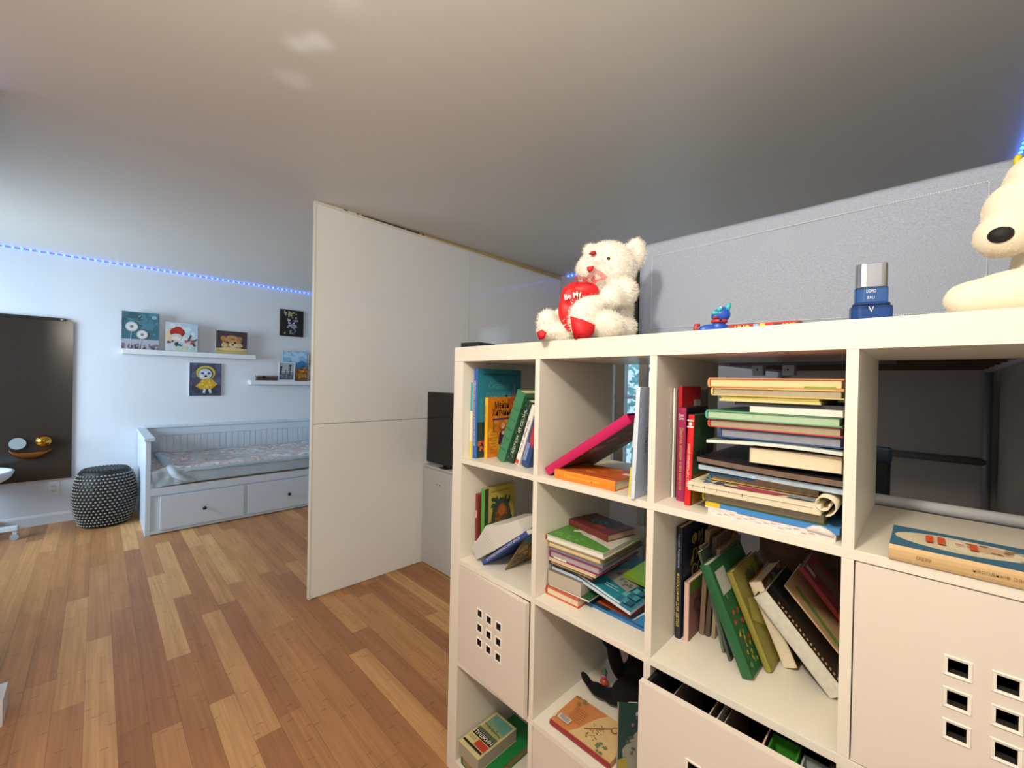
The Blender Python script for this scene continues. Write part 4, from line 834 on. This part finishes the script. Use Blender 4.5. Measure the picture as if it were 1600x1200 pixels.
art(b2, [('r', '#d2c48c', 0, 0, 1, 1), ('r', '#7c9c7c', .08, .80, .95, .97), ('p', '#5f9c8c', [(.2, .80), (.95, .80), (.95, .97), (.1, .97)]), ('r', '#a8a468', .08, .52, .95, .80), ('b', '#4c4c3c', 10, .25, .58, .75, .68, .03, 3), ('l', '#54704c', .05, .66, .95, .60, .03), ('r', '#586450', .05, .44, .95, .52), ('r', '#17130f', .05, .34, .95, .44), ('r', '#b8402c', .42, .18, .95, .32), ('r', '#17130f', .05, .10, .95, .15), ('l', '#9a8a5c', .1, .30, .38, .30, .015), ('l', '#9a8a5c', .1, .26, .38, .26, .015)], (.002, .002, .0446), (1, 0, 0), (0, 1, 0), .101, .176, 'x') if False else None
# cover print lies on the top face: u across (spine to fore edge), v away from the room
art(b2, [('r', '#d2c48c', 0, 0, 1, 1), ('r', '#7c9c7c', .08, .62, .95, .95), ('p', '#5f9c8c', [(.2, .80), (.92, .66), (.95, .95), (.1, .95)]), ('r', '#a8a468', .08, .50, .92, .66), ('b', '#4c4c3c', 10, .25, .56, .75, .66, .03, 3), ('l', '#54704c', .08, .64, .92, .60, .03), ('r', '#586450', .05, .42, .95, .52), ('r', '#17130f', .05, .31, .95, .43), ('r', '#b8402c', .46, .14, .95, .29), ('r', '#17130f', .05, .07, .95, .12), ('l', '#9a8a5c', .08, .25, .40, .25, .015), ('l', '#9a8a5c', .08, .21, .40, .21, .015)], (.0442, .001, .001), (0, 1, 0), (0, 0, 1), .103, .178, 'cover_art')
text(b2, 'ПУШКИН', .015, (.0480, .0525, .067), (0, 1, 0), (0, 0, 1), IW, width=.088, bold=.02)
tag(MB().box(.27, .03, F3, .375, .25, F3+.022, mat('#1c1822', .4)).build('storage_case', bevel=.003), 'dark flat case in the right corner of the lowest left cube', 'case')
# --- things in the pulled-out drawer
X0 = CL(2); zt = F2+.010
for i, (x, t_, c, h_, lab) in enumerate([(.800, .002, '#8a7868', .285, 'thin brown card standing in the open drawer, leftmost'), (.875, .003, '#8f7a5c', .285, 'tan booklet standing in the middle of the open drawer'), (.893, .002, '#cfc6b8', .29, 'white sheet standing in the open drawer'), (.903, .002, '#9c8e80', .28, 'grey sheet beside the white one in the open drawer'), (.975, .004, '#7c2040', .29, 'dark pink booklet next to the green box in the drawer')]):
    book(x, -.030, zt, t_, .22, h_-.01, c, lab, soft=True, pages=PAGE, group='papers standing in the open drawer', name='booklet', cat='booklet')
def tray(x0, y0, x1, y1, z0, z1, col, label, metal=0.0, rough=.4):
    m = mat(col, rough, metal=metal); t = .003; root = empty('storage_tray', (x0, y0, z0), label, 'tray', 'small trays in the open drawer')
    w, d, h = x1-x0, y1-y0, z1-z0
    MB().box(0, 0, 0, w, d, t, m).box(0, 0, t, t, d, h, m).box(w-t, 0, t, w, d, h, m).box(t, 0, t, w-t, t, h, m).box(t, d-t, t, w-t, d, h, m).build('tray_body', root)
    return root
tag(MB().box(.983, -.036, zt, 1.083, .20, zt+.205, mat('#3a2c26', .8)).build('cardboard_box'), 'brown box deep in the drawer carrying the two trays', 'box')
tray(.984, -.034, 1.030, .06, zt+.2055, zt+.278, '#3f8f2c', 'bright green plastic tray in the open drawer')
tray(1.034, -.034, 1.082, .06, zt+.2055, zt+.268, '#b9beb8', 'silver-grey tray at the right end of the open drawer')
for k, (x, y, r, c) in enumerate([(1.003, -.005, .012, '#1c1c20'), (1.014, .025, .013, '#2a3038'), (1.052, -.008, .012, '#9aa0a4'), (1.062, .02, .013, '#2a2a2c')]):
    zb = zt+.2087
    lab = ['black cap lying in the green tray', 'dark grey round cap in the green tray', 'shiny silver cap in the grey tray', 'black cap in the grey tray'][k]
    mb = MB().lathe([(r*.9, 0), (r, .004), (r, .030), (r*.8, .036), (0, .037)], mat(c, .25, metal=.5), 16); o = mb.build('bottle_cap', smooth=True); o.location = (x, y, zb); tag(o, lab, 'cap', 'caps in the drawer trays')

# ------------------------------------------------------------------ soft toys
def blob(name, ell, m, parent, voxel=.005, fuzz=0, flen=.007, fm=None, seed=1, disp=.0015, fw=.0006):
    """union of ellipsoids (cx,cy,cz,rx,ry,rz[,tilt about y[,tilt about z]]) melted into one furry skin"""
    bm = bmesh.new()
    for e in ell:
        c = e[:3]; r = e[3:6]; ty = e[6] if len(e) > 6 else 0; tz = e[7] if len(e) > 7 else 0
        M_ = Matrix.Translation(c) @ Matrix.Rotation(tz, 4, 'Z') @ Matrix.Rotation(ty, 4, 'Y') @ Matrix.Diagonal((*r, 1))
        bmesh.ops.create_uvsphere(bm, u_segments=24, v_segments=14, radius=1, matrix=M_)
    me = bpy.data.meshes.new(name); bm.to_mesh(me); bm.free(); tmp = bpy.data.objects.new(name, me); COL.objects.link(tmp)
    md = tmp.modifiers.new('r', 'REMESH'); md.mode = 'VOXEL'; md.voxel_size = voxel
    md = tmp.modifiers.new('s', 'SMOOTH'); md.iterations = 6; md.factor = .6
    me2 = eval_mesh(tmp, name); bpy.data.objects.remove(tmp)
    rr = random.Random(seed)
    for v in me2.vertices:
        v.co += v.normal*(noise.noise(v.co*60)*disp+noise.noise(v.co*150)*disp*.6)
    me2.materials.clear(); me2.materials.append(m)
    me2.polygons.foreach_set('use_smooth', [True]*len(me2.polygons))
    if fuzz:
        me2.calc_loop_triangles(); vs = [v.co.copy() for v in me2.vertices]; ns = [v.normal.copy() for v in me2.vertices]
        polys = list(me2.polygons); areas = [p.area for p in polys]; picks = rr.choices(range(len(polys)), weights=areas, k=fuzz)
        b = MB(); b.v = [tuple(v.co) for v in me2.vertices]; b.f = [list(p.vertices) for p in polys]; b.m = [0]*len(polys); b.mats = [m]
        for pi in picks:
            p = polys[pi]; w = [rr.random() for _ in p.vertices]; s_ = sum(w); c = Vector((0, 0, 0))
            for q, i in zip(w, p.vertices): c += vs[i]*(q/s_)
            n_ = p.normal.copy(); d_ = (n_+Vector((rr.uniform(-.9, .9), rr.uniform(-.9, .9), rr.uniform(-1.1, .4)))).normalized()
            sd = n_.cross(Vector((rr.random()-.5, rr.random()-.5, rr.random()-.5))).normalized()*fw
            L_ = flen*rr.uniform(.5, 1.2); b.add([c-n_*.001-sd, c-n_*.001+sd, c+d_*L_], [(0, 1, 2)], m)
        o = b.build(name, parent)
        o.data.polygons.foreach_set('use_smooth', [i < len(polys) for i in range(len(o.data.polygons))])
        return o
    o = bpy.data.objects.new(name, me2); COL.objects.link(o); o.parent = parent; return o
FUR = mat('#f1ece0', .95, var=.03, sheen=.3); RED = mat('#c80f18', .6, var=.1, bump=.2); FURP = mat('#eec8c0', .95)
# local frame of the bear: x to the right as seen, y away, z up
yb = math.radians(45)
BR = empty('teddy_bear', label='white plush teddy bear hugging a red heart on top of the shelves', cat='soft toy', M=Matrix.Translation((.500, .128, SH)) @ Matrix.Rotation(yb, 4, 'Z'))
blob('body', [(.040, .030, .110, .075, .062, .098), (.048, .03, .05, .078, .068, .05), (.037, .012, .222, .080, .072, .074, .15), (-.020, -.004, .212, .036, .042, .040), (-.002, -.02, .235, .04, .04, .03),
    (.112, .010, .262, .031, .022, .050, .2), (-.008, .055, .285, .022, .018, .022),
    (.064, -.030, .140, .048, .044, .040, -.5), (.030, -.062, .125, .036, .032, .032),
    (.000, -.055, .050, .070, .045, .040, .1), (-.045, -.075, .066, .042, .032, .055, .15), (-.03, -.07, .10, .042, .032, .026),
    (-.115, -.035, .030, .052, .034, .028, .5), (-.143, -.04, .045, .028, .026, .044), (-.08, .0, .05, .06, .05, .05)], FUR, BR, voxel=.005, fuzz=42000, flen=.010)
blob('inner_ear', [(.098, -.004, .258, .012, .010, .028, .2)], FURP, BR, voxel=.003)
def patch(name, pts, m, parent, th=.004):
    c = sum((Vector(p) for p in pts), Vector())/len(pts); n_ = (Vector(pts[1])-Vector(pts[0])).cross(Vector(pts[2])-Vector(pts[0])).normalized()
    if n_.y > 0: n_ = -n_
    mb = MB(); k = len(pts); V = [Vector(p) for p in pts]+[Vector(p)+n_*th*.6 for p in pts]+[c+n_*th]
    Fc = [(i, (i+1) % k, k+(i+1) % k, k+i) for i in range(k)]+[(k+i, k+(i+1) % k, 2*k) for i in range(k)]
    mb.add(V, Fc, m); return mb.build(name, parent, smooth=True)
patch('nose', [(-.024, -.060, .247), (-.032, -.056, .240), (-.022, -.061, .236), (-.012, -.061, .241), (-.015, -.060, .249)], mat('#a01018', .7), BR, .008)
patch('mouth', [(-.036, -.046, .208), (-.016, -.050, .209), (-.020, -.050, .198), (-.029, -.048, .193), (-.035, -.046, .200)], RED, BR, .006)
MB().ball((.022, -.058, .230), .0045, mat('#111014', .15), 12).build('eye', BR, smooth=True)
patch('foot_pad', [(-.088, -.112, .060), (-.052, -.114, .050), (-.022, -.112, .038), (-.024, -.112, .020), (-.038, -.113, .005), (-.076, -.112, .003), (-.083, -.112, .030)], RED, BR, .008)
patch('foot_pad', [(-.172, -.062, .022), (-.160, -.072, .028), (-.146, -.072, .020), (-.152, -.072, .004), (-.166, -.068, .003)], RED, BR, .006)
def heart(u, v):
    return None
blob('heart_pillow', [(-.060, -.060, .118, .050, .028, .045, .3), (-.085, -.055, .085, .030, .022, .050), (-.045, -.075, .135, .040, .025, .025), (-.085, -.055, .05, .018, .014, .03)], mat('#d3141a', .5, var=.15, scale=80), BR, voxel=.004, disp=.0006)
o = text(BR, 'Be My', .020, (-.080, -.096, .116), (.93, -.25, .22), (-.15, .0, .98), IW, name='lettering', width=.046, bold=.01)
mb = MB(); rr = random.Random(4)
for i in range(90):
    a = rr.uniform(-1, 1); c_ = rr.uniform(0, 1); p = Vector((-.088+.022*a+.03*c_, -.082-.012*c_, .035+.075*c_+rr.uniform(-.006, .006)))
    mb.ball(tuple(p), .0017, IW, 6)
mb.build('white_dots', BR)
def bow(cx, cy, cz, r, sd, nm):
    def f(u, v):
        a = 2*math.pi*u; w = r*(1+.25*math.sin(3*a+sd)); return (cx+w*math.cos(a)*(.4+.6*v), cy-.012*v+.004*math.sin(5*a), cz+w*.8*math.sin(a)*(.4+.6*v))
    mb = MB().grid(f, 28, 4, mat('#d23a44', .4, alpha=.6, var=.2)); mb.build(nm, BR, smooth=True)
bow(-.060, -.085, .158, .018, 1, 'ribbon_bow'); bow(-.012, -.080, .172, .020, 2, 'ribbon_bow'); bow(-.035, -.085, .160, .016, 3, 'ribbon_bow')

# white plush dog at the right edge (only the muzzle and paws are in view)
PD = empty('plush_dog', label='cream plush dog with a black nose sitting at the right end of the shelf top', cat='soft toy', M=Matrix.Translation((1.287, .135, SH)) @ Matrix.Rotation(math.radians(24), 4, 'Z'))
PLM = mat('#ece0c6', .9, var=.03, sheen=.3, bump=.2)
blob('body', [(-.060, -.022, .030, .042, .036, .031), (-.030, -.035, .034, .045, .036, .036), (-.0, -.055, .042, .040, .036, .040), (.03, -.02, .035, .05, .05, .036), (.065, .02, .08, .062, .055, .080),
    (.004, .0, .165, .056, .045, .046, .98), (-.024, -.006, .131, .036, .036, .034, .9), (.010, .0, .160, .045, .045, .045), (.030, .005, .185, .055, .050, .052), (.05, .01, .205, .06, .055, .055), (.060, .01, .215, .075, .062, .065), (.045, .015, .125, .03, .03, .05)], PLM, PD, voxel=.005, disp=.0008, fuzz=9000, flen=.0025)
blob('nose', [(-.041, -.031, .126, .0150, .012, .0130, 0, -.5)], mat('#0a0908', .7), PD, voxel=.003, disp=.0003)
blob('ear', [(.085, .065, .20, .018, .03, .05)], mat('#1a1816', .9), PD, voxel=.004)

# black plush toy lying in the lower cube
PK = empty('black_plush_toy', label='floppy black plush toy with a white eye patch slumped on the lower shelf', cat='soft toy', M=Matrix.Translation((.585, .235, F2)) @ Matrix.Rotation(math.radians(30), 4, 'Z'))
BLP = mat('#050506', 1.0, var=.1)
blob('body', [(.0, .0, .050, .060, .050, .045), (.02, .05, .07, .05, .05, .065), (-.045, .010, .030, .040, .026, .022, -.1), (-.095, .016, .033, .038, .020, .017, .35), (-.135, .022, .055, .026, .013, .011, .9),
    (-.050, .05, .115, .022, .018, .060, -.25), (-.072, .055, .170, .022, .014, .030, -.6), (.008, .07, .130, .021, .018, .065, -.05), (.0, .075, .185, .019, .014, .030, -.15), (.055, .06, .10, .03, .025, .06)], BLP, PK, voxel=.004, disp=.001, fuzz=9000, flen=.003)
patch('eye_patch', [(-.030, -.052, .052), (-.010, -.058, .072), (.012, -.060, .078), (.026, -.060, .062), (.010, -.058, .046), (-.018, -.055, .042)], mat('#c6beb0', .8), PK, .006)
MB().ball((.006, -.066, .063), .008, BLACK, 12).build('eye', PK, smooth=True)
root = empty('toy_figure', (.484, .245, F2), 'tiny colourful toy figure standing beside the black plush toy', 'toy')
MB().lathe([(.010, 0), (.013, .004), (.012, .016), (.007, .020)], mat('#4c5aa0', .4, alpha=.85), 14).build('base', root, smooth=True)
MB().ball((0, 0, .032), .012, mat('#c8523c', .4), 12).box(-.014, -.003, .026, .014, .003, .034, mat('#c8523c', .4)).build('torso', root, smooth=True)
MB().ball((-.002, 0, .051), .010, mat('#c46a86', .4), 12).build('head', root, smooth=True)
MB().lathe([(.008, .058), (.010, .062), (.004, .072), (0, .078)], mat('#4c8a60', .4), 12).build('hat', root, smooth=True)

# ------------------------------------------------------------------ other things on top of the unit
root = empty('toy_dog_figure', label='small blue plastic toy dog with red collar and tail', cat='toy', M=Matrix.Translation((.845, .115, SH)) @ Matrix.Rotation(math.radians(38), 4, 'Z'))
BLU = mat('#1c52b8', .35, var=.1); CY = mat('#3fb6c4', .35); RD = mat('#b0343a', .4)
blob('body', [(-.022, 0, .012, .024, .012, .013), (.0, 0, .018, .016, .013, .018), (-.012, -.008, .005, .015, .006, .006), (.014, 0, .012, .014, .012, .012), (.006, 0, .048, .018, .015, .018), (-.008, 0, .043, .010, .009, .008), (-.004, -.002, .036, .010, .008, .005)], BLU, root, voxel=.002, disp=0)
MB().ball((-.011, -.006, .050), .0085, CY, 12, (1.1, .8, .6)).ball((-.004, -.011, .058), .006, CY, 10).build('brow', root, smooth=True)
mb = MB().tube([(.014, -.004, .058), (.019, -.005, .068), (.021, -.005, .075)], [.007, .005, .001], CY, 8).tube([(.014, .008, .058), (.018, .009, .066), (.020, .009, .072)], [.006, .004, .001], CY, 8); mb.build('ear', root, smooth=True)
mb = MB().lathe([(.0165, .028), (.018, .031), (.0165, .035)], RD, 20, c=(0, 0)); mb.build('collar', root, smooth=True)
MB().ball((-.011, -.010, .039), .006, mat('#8c2a34', .4), 10, (1.3, .6, .5)).build('mouth', root, smooth=True)
mb = MB().tube([(-.038, 0, .006), (-.052, 0, .010), (-.050, 0, .022), (-.042, 0, .024)], [.006, .006, .006, .003], RD, 10); mb.build('tail', root, smooth=True)
MB().ball((-.002, -.013, .060), .0035, IW, 8).ball((-.003, -.0175, .032), .003, BLACK, 8).build('eye', root, smooth=True)
UM = Matrix.Translation((.866, .105, SH)) @ Matrix.Rotation(math.radians(2.5), 4, 'Z')
root = empty('card_game_tin', label='flat red card game tin with yellow lettering lying on the shelf top', cat='tin', M=UM)
UR = mat('#b5221f', .3, metal=.2, var=.1)
MB().box(0, 0, 0, .138, .075, .021, UR).build('tin_body', root, bevel=.004)
MB().box(.010, -.0006, .0018, .050, .0, .0195, mat('#a81a1a', .3)).box(.052, -.0008, .002, .062, 0, .019, mat('#7fa9c4', .4)).box(.064, -.0008, .0015, .074, 0, .019, mat('#d8c638', .4)).box(.0, -.0008, .001, .009, 0, .016, mat('#6c4234', .5)).build('printed_band', root)
text(root, 'UNO', .014, (.030, -.0012, .0105), (1, 0, .0), (.15, 0, 1), mat('#ecd23c', .5, var=0), width=.030, bold=.03)
text(root, 'UNO', .012, (.117, -.0012, .0105), (1, 0, .0), (.15, 0, 1), mat('#ecd23c', .5, var=0), width=.022, bold=.03)
MB().box(.090, -.0009, .004, .104, 0, .017, mat('#16140f', .4)).box(.130, -.0009, .002, .1372, 0, .018, mat('#2a2420', .4)).build('dark_badge', root)
text(root, 'N°1', .006, (.097, -.0016, .0105), (1, 0, 0), (0, 0, 1), IW, width=.010)
root = empty('cologne_bottle', label='blue glass cologne bottle with silver cap on the shelf top', cat='bottle', M=Matrix.Translation((1.1085, .125, SH)) @ Matrix.Rotation(math.radians(20), 4, 'Z'))
GL = mat('#2b62b8', .04, trans=.75, var=0); GL2 = mat('#4b86d4', .03, trans=.8, var=0)
def rbox(mb, w, d, z0, z1, m, rc, n=6):
    P = []
    for cx, cy, a0 in ((w-rc, d-rc, 0), (-w+rc, d-rc, 90), (-w+rc, -d+rc, 180), (w-rc, -d+rc, 270)):
        for k in range(n+1): a = math.radians(a0+90*k/n); P.append((cx+rc*math.cos(a), cy+rc*math.sin(a)))
    k = len(P); V = [(x, y, z0) for x, y in P]+[(x, y, z1) for x, y in P]
    mb.add(V, [(i, (i+1) % k, k+(i+1) % k, k+i) for i in range(k)]+[tuple(range(k))[::-1], tuple(range(k, 2*k))], m); return mb
mb = MB(); rbox(mb, .0305, .017, 0, .038, GL, .012); rbox(mb, .0275, .0155, .038, .044, GL, .012); mb.build('glass_body', root, smooth=False, bevel=.003)
mb = MB(); rbox(mb, .0245, .014, .044, .071, GL2, .012); mb.build('neck', root)
mb = MB(); rbox(mb, .0235, .0135, .0715, .116, mat('#b9bcc2', .22, metal=1.0), .0125); mb.build('cap', root, bevel=.0015)
text(root, 'UOMO', .006, (-.004, -.0145, .064), (1, 0, 0), (0, 0, 1), IW, width=.014); text(root, 'EAU', .005, (-.004, -.0145, .052), (1, 0, 0), (0, 0, 1), IW, width=.010)
text(root, 'V', .010, (-.004, -.0172, .030), (1, 0, 0), (0, 0, 1), IW, width=.008)
mb = MB(); mb.box(0, 0, 0, .085, .09, .017, mat('#17171a', .5)); o = mb.build('media_box', bevel=.002); o.matrix_world = Matrix.Translation((.020, .012, SH)) @ Matrix.Rotation(math.radians(8), 4, 'Z'); tag(o, 'small flat black box at the left end of the shelf top', 'box')

# ------------------------------------------------------------------ loft bed behind the unit
LB = empty('loft_bed', (.47, .42, 0), 'white steel loft bed with grey fabric guard behind the shelving', 'bed')
lx0, lx1, ly0, ly1 = .47, 1.42, .432, 2.42
Mi = Matrix.Translation((-.47, -.42, 0))
def bar(nm, a, b, r=.016, m=STEELW): 
    a = Vector(a)-Vector((.47, .42, 0)); b = Vector(b)-Vector((.47, .42, 0)); return MB().tube([a, b], r, m, 14).build(nm, LB, smooth=True)
GS = mat('#7d7d7e', .35)
for x in (lx0+.01, lx1-.01):
    for y in (ly0+.035, ly1-.02): bar('post', (x, y, 0), (x, y, 1.845 if y < 1 else 1.86), .017, STEELW if y < 1 else GS)
MB().box(lx0+.02, ly1+.012, .25, XE-.004, ly1+.026, 1.60, mat('#b0a498', .7), Mi).build('back_board', LB)  # taupe boards added to darken the wall seen under the loft bed
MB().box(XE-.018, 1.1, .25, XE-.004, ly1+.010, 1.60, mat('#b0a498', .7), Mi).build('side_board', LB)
bar('cross_bar', (lx0+.01, ly0+.035, 1.846), (lx1-.01, ly0+.035, 1.846), .013)
bar('cross_bar', (lx0+.01, ly0+.035, 1.103), (lx1-.01, ly0+.035, 1.103), .014)
bar('cross_bar', (lx0+.01, ly1-.02, 1.000), (lx1-.01, ly1-.02, 1.000), .020, GS)
bar('cross_bar', (lx0+.01, ly1-.02, .690), (lx1-.01, ly1-.02, .690), .020, GS)
for x in (lx0+.01, lx1-.01): bar('side_rail', (x, ly0+.05, 1.49), (x, ly1-.03, 1.49), .020); bar('side_rail', (x, ly0+.05, 1.846), (x, ly1-.03, 1.846), .013)
MB().box(lx0+.03, ly0+.05, 1.500, lx1-.03, ly1-.04, 1.515, mat('#5a4432', .7), Mi).build('bed_deck', LB)
for k in range(9):
    y = ly0+.12+k*.22; MB().box(lx0+.03, y, 1.482, lx1-.03, y+.06, 1.4995, mat('#6a4c34', .7), Mi).build('slat', LB)
for (x, y) in ((.61, 1.25), (.73, 1.25)): 
    k = MB().box(x, y, 1.425, x+.045, y+.05, 1.482, STEELW, Mi).build('bracket', LB, bevel=.003)
    MB().tube([(x+.022-.47, y-.42, 1.45), (x+.022-.47, y-.424, 1.45)], .004, mat('#222222', .4)).build('bolt', k)
MB().box(lx0+.05, 1.235, 1.47, 1.1, 1.25, 1.482, mat('#7c8188', .5), Mi).build('deck_strap', LB)
def fab_mat():
    m = bpy.data.materials.new('woven_grey_fabric'); m.use_nodes = True; nt = m.node_tree; N = nt.nodes; L = nt.links; b = N['Principled BSDF']
    tc = N.new('ShaderNodeTexCoord'); n = N.new('ShaderNodeTexNoise'); mp = N.new('ShaderNodeMapping'); mp.inputs['Scale'].default_value = (160, 160, 420); L.new(tc.outputs['Object'], mp.inputs[0]); L.new(mp.outputs[0], n.inputs['Vector']); n.inputs['Scale'].default_value = 2; n.inputs['Detail'].default_value = 3
    r = N.new('ShaderNodeValToRGB'); r.color_ramp.elements[0].position = .3; r.color_ramp.elements[0].color = lin('#8f99aa'); r.color_ramp.elements[1].position = .7; r.color_ramp.elements[1].color = lin('#a9b3c4')
    L.new(n.outputs[0], r.inputs[0]); L.new(r.outputs[0], b.inputs['Base Color']); b.inputs['Roughness'].default_value = .95
    bp = N.new('ShaderNodeBump'); bp.inputs['Strength'].default_value = .2; bp.inputs['Distance'].default_value = .0006; L.new(n.outputs[0], bp.inputs['Height']); L.new(bp.outputs[0], b.inputs['Normal']); return m
FAB = fab_mat()
def panel(u, v):
    x = .477+u*(1.325-.477); z = 1.515+v*(1.856-1.515); y = .430+.0015*math.sin(u*9)*math.sin(v*5)
    if v > .93: y += .016*((v-.93)/.07)**2
    return (x-.47, y-.42, z)
fp = MB().grid(panel, 40, 30, FAB).build('fabric_guard', LB, smooth=True, solid=.003)
ST = mat('#dfe3e8', .8, var=0); mb = MB()
def dashes(a, b, n):
    a, b = Vector(a), Vector(b)
    for i in range(n):
        p = a+(b-a)*(i/n); q = a+(b-a)*((i+.72)/n); mb.tube([p, q], .0009, ST, 5)
P_ = lambda x, z: (x-.47, .4265-.42, z)
dashes(P_(.522, 1.805), P_(1.270, 1.815), 170); dashes(P_(.522, 1.563), P_(1.270, 1.545), 170); dashes(P_(.522, 1.563), P_(.522, 1.805), 55); dashes(P_(1.270, 1.545), P_(1.270, 1.815), 60)
mb.build('stitching', fp)
YEL = mat('#e6d414', .4)
for (x, z, s) in ((.482, 1.840, 1), (.478, 1.530, 1), (1.318, 1.842, -1)):
    mb = MB(); mb.tube([Vector((x-.47+s*.012*math.cos(a), .420-.42, z+.014*math.sin(a))) for a in [math.radians(d) for d in range(-110, 60, 17)]], .0055, YEL, 10); mb.build('yellow_clip', LB, smooth=True)
bar('rail_end', (.440, .445, 1.838), (.480, .445, 1.842), .011, mat('#ece8dc', .3))
bar('rail_end', (1.325, .445, 1.843), (1.40, .445, 1.845), .011, mat('#ece8dc', .3))
# dark coat on a brass hook at the loft bed corner, with a checked shirt below
CT = empty('hanging_coat', (.430, .475, 1.50), 'dark grey ribbed coat hanging from a brass knob behind the teddy bear', 'coat')
def coat(u, v):
    a = 2*math.pi*u; w = .022+.008*(1-v); return (w*math.cos(a)*(1+.12*math.sin(6*a)), .020*math.sin(a), -.004+v*.30-(.02*abs(math.cos(a)) if v > .97 else 0))
mb = MB().grid(coat, 36, 14, mat('#3b3a38', .9, var=.15, scale=60, bump=.4)); mb.build('cloth', CT, smooth=True)
MB().ball((0, 0, .300), .014, mat('#a07830', .3, metal=.9), 14).tube([(0, 0, .27), (0, 0, .30)], .006, mat('#8a6628', .3, metal=.9)).build('knob', CT, smooth=True)
SHT = empty('checked_shirt', (.448, .430, 1.515), 'black and white checked shirt sleeve hanging below the coat', 'shirt')
mb = MB().grid(lambda u, v: (.014*math.cos(2*math.pi*u)*(1-.5*v), .010*math.sin(2*math.pi*u), -.018+.088*v), 20, 8, mat('#17171a', .9)); mb.build('sleeve', SHT, smooth=True)
mb = MB(); mb.tube([(.0, -.0105, -.018), (.0, -.0105, .07)], .0009, IW, 5).tube([(.008, -.009, -.018), (.006, -.009, .06)], .0009, IW, 5)
for z in (.0, .03, .058): mb.tube([(-.013, -.006, z), (0, -.0115, z), (.012, -.007, z+.004)], .0009, IW, 5)
mb.build('check_lines', SHT)
# things under the loft bed
DK = empty('wooden_desk', (1.0, 1.4, 0), 'brown wooden desk with a back board under the loft bed', 'desk')
WD = mat('#5d4128', .5, var=.2, scale=12)
MB().box(-.30, -.72, .66, .36, -.30, .69, WD).build('desk_top', DK, bevel=.002)
MB().box(-.30, -.72, 0, -.27, -.30, .66, WD).build('side_panel', DK); MB().box(.33, -.72, 0, .36, -.30, .66, WD).build('side_panel', DK)
MB().box(-.30, -.32, .69, .36, -.30, .905, WD).build('back_board', DK)
OC = empty('office_chair', (1.055, 1.30, 0), 'dark grey office chair back seen below the loft bed', 'chair')
OM = mat('#3c4148', .6, var=.1)
MB().box(-.035, -.0, .70, .035, .02, 1.14, OM).build('backrest', OC, bevel=.01); MB().box(-.2, -.0, .44, .2, .4, .50, OM).build('seat', OC, bevel=.02)
MB().box(-.038, -.008, 1.085, .038, .028, 1.145, mat('#4a5a72', .5)).build('back_cap', OC, bevel=.01)
MB().tube([(0, .2, .06), (0, .2, .44)], .025, mat('#888c92', .3, metal=.8)).build('column', OC, smooth=True)
for k in range(5):
    a = math.radians(72*k); MB().tube([(0, .2, .07), (.24*math.cos(a), .2+.24*math.sin(a), .03)], [.022, .015], OM, 8).ball((.24*math.cos(a), .2+.24*math.sin(a), .024), .024, BLACK, 10).build('base_leg', OC, smooth=True)
# sheer curtain and foliage at the back window
CU = empty('sheer_curtain', (-.60, YN-.03, .45), 'pale blue sheer curtain at the back window seen through the shelves', 'curtain')
MB().grid(lambda u, v: (-.12+u*.15, .008*math.sin(u*26), v*1.62), 40, 4, mat('#b9dcf4', .8, alpha=.55, var=.05)).build('curtain_cloth', CU, smooth=True)
rr = random.Random(3); mb = MB()
for i in range(5200):
    c = Vector((rr.uniform(-3.2, 1.2), rr.uniform(3.6, 5.0), rr.uniform(0, 3.4))); s_ = rr.uniform(.03, .08)
    a = Vector((rr.uniform(-1, 1), rr.uniform(-1, 1), rr.uniform(-1, 1))).normalized()*s_; b_ = Vector((rr.uniform(-1, 1), rr.uniform(-1, 1), rr.uniform(-1, 1))).normalized()*s_*.6
    mb.add([c-a, c+b_, c+a, c-b_], [(0, 1, 2, 3)], mat(['#2a9490', '#3fb4ac', '#62ccc0', '#1d6e70'][i % 4], .6, var=.1))
o = mb.build('garden_hedge'); tag(o, 'blue-green leafy hedge outside the back window', 'hedge', kind='stuff')

# ceiling lamp behind the camera that lights the room
CLP = empty('ceiling_lamp', (.90, -1.20, ZC), 'small round warm ceiling lamp above and behind the viewer', 'lamp')
MB().lathe([(.07, -.002), (.07, -.03), (.02, -.045), (0, -.046)], mat('#cfc8bc', .4), 24).build('canopy', CLP, smooth=True)
MB().tube([(0, 0, -.04), (0, 0, -.25)], .008, mat('#a8a096', .3, metal=.8)).build('stem', CLP)
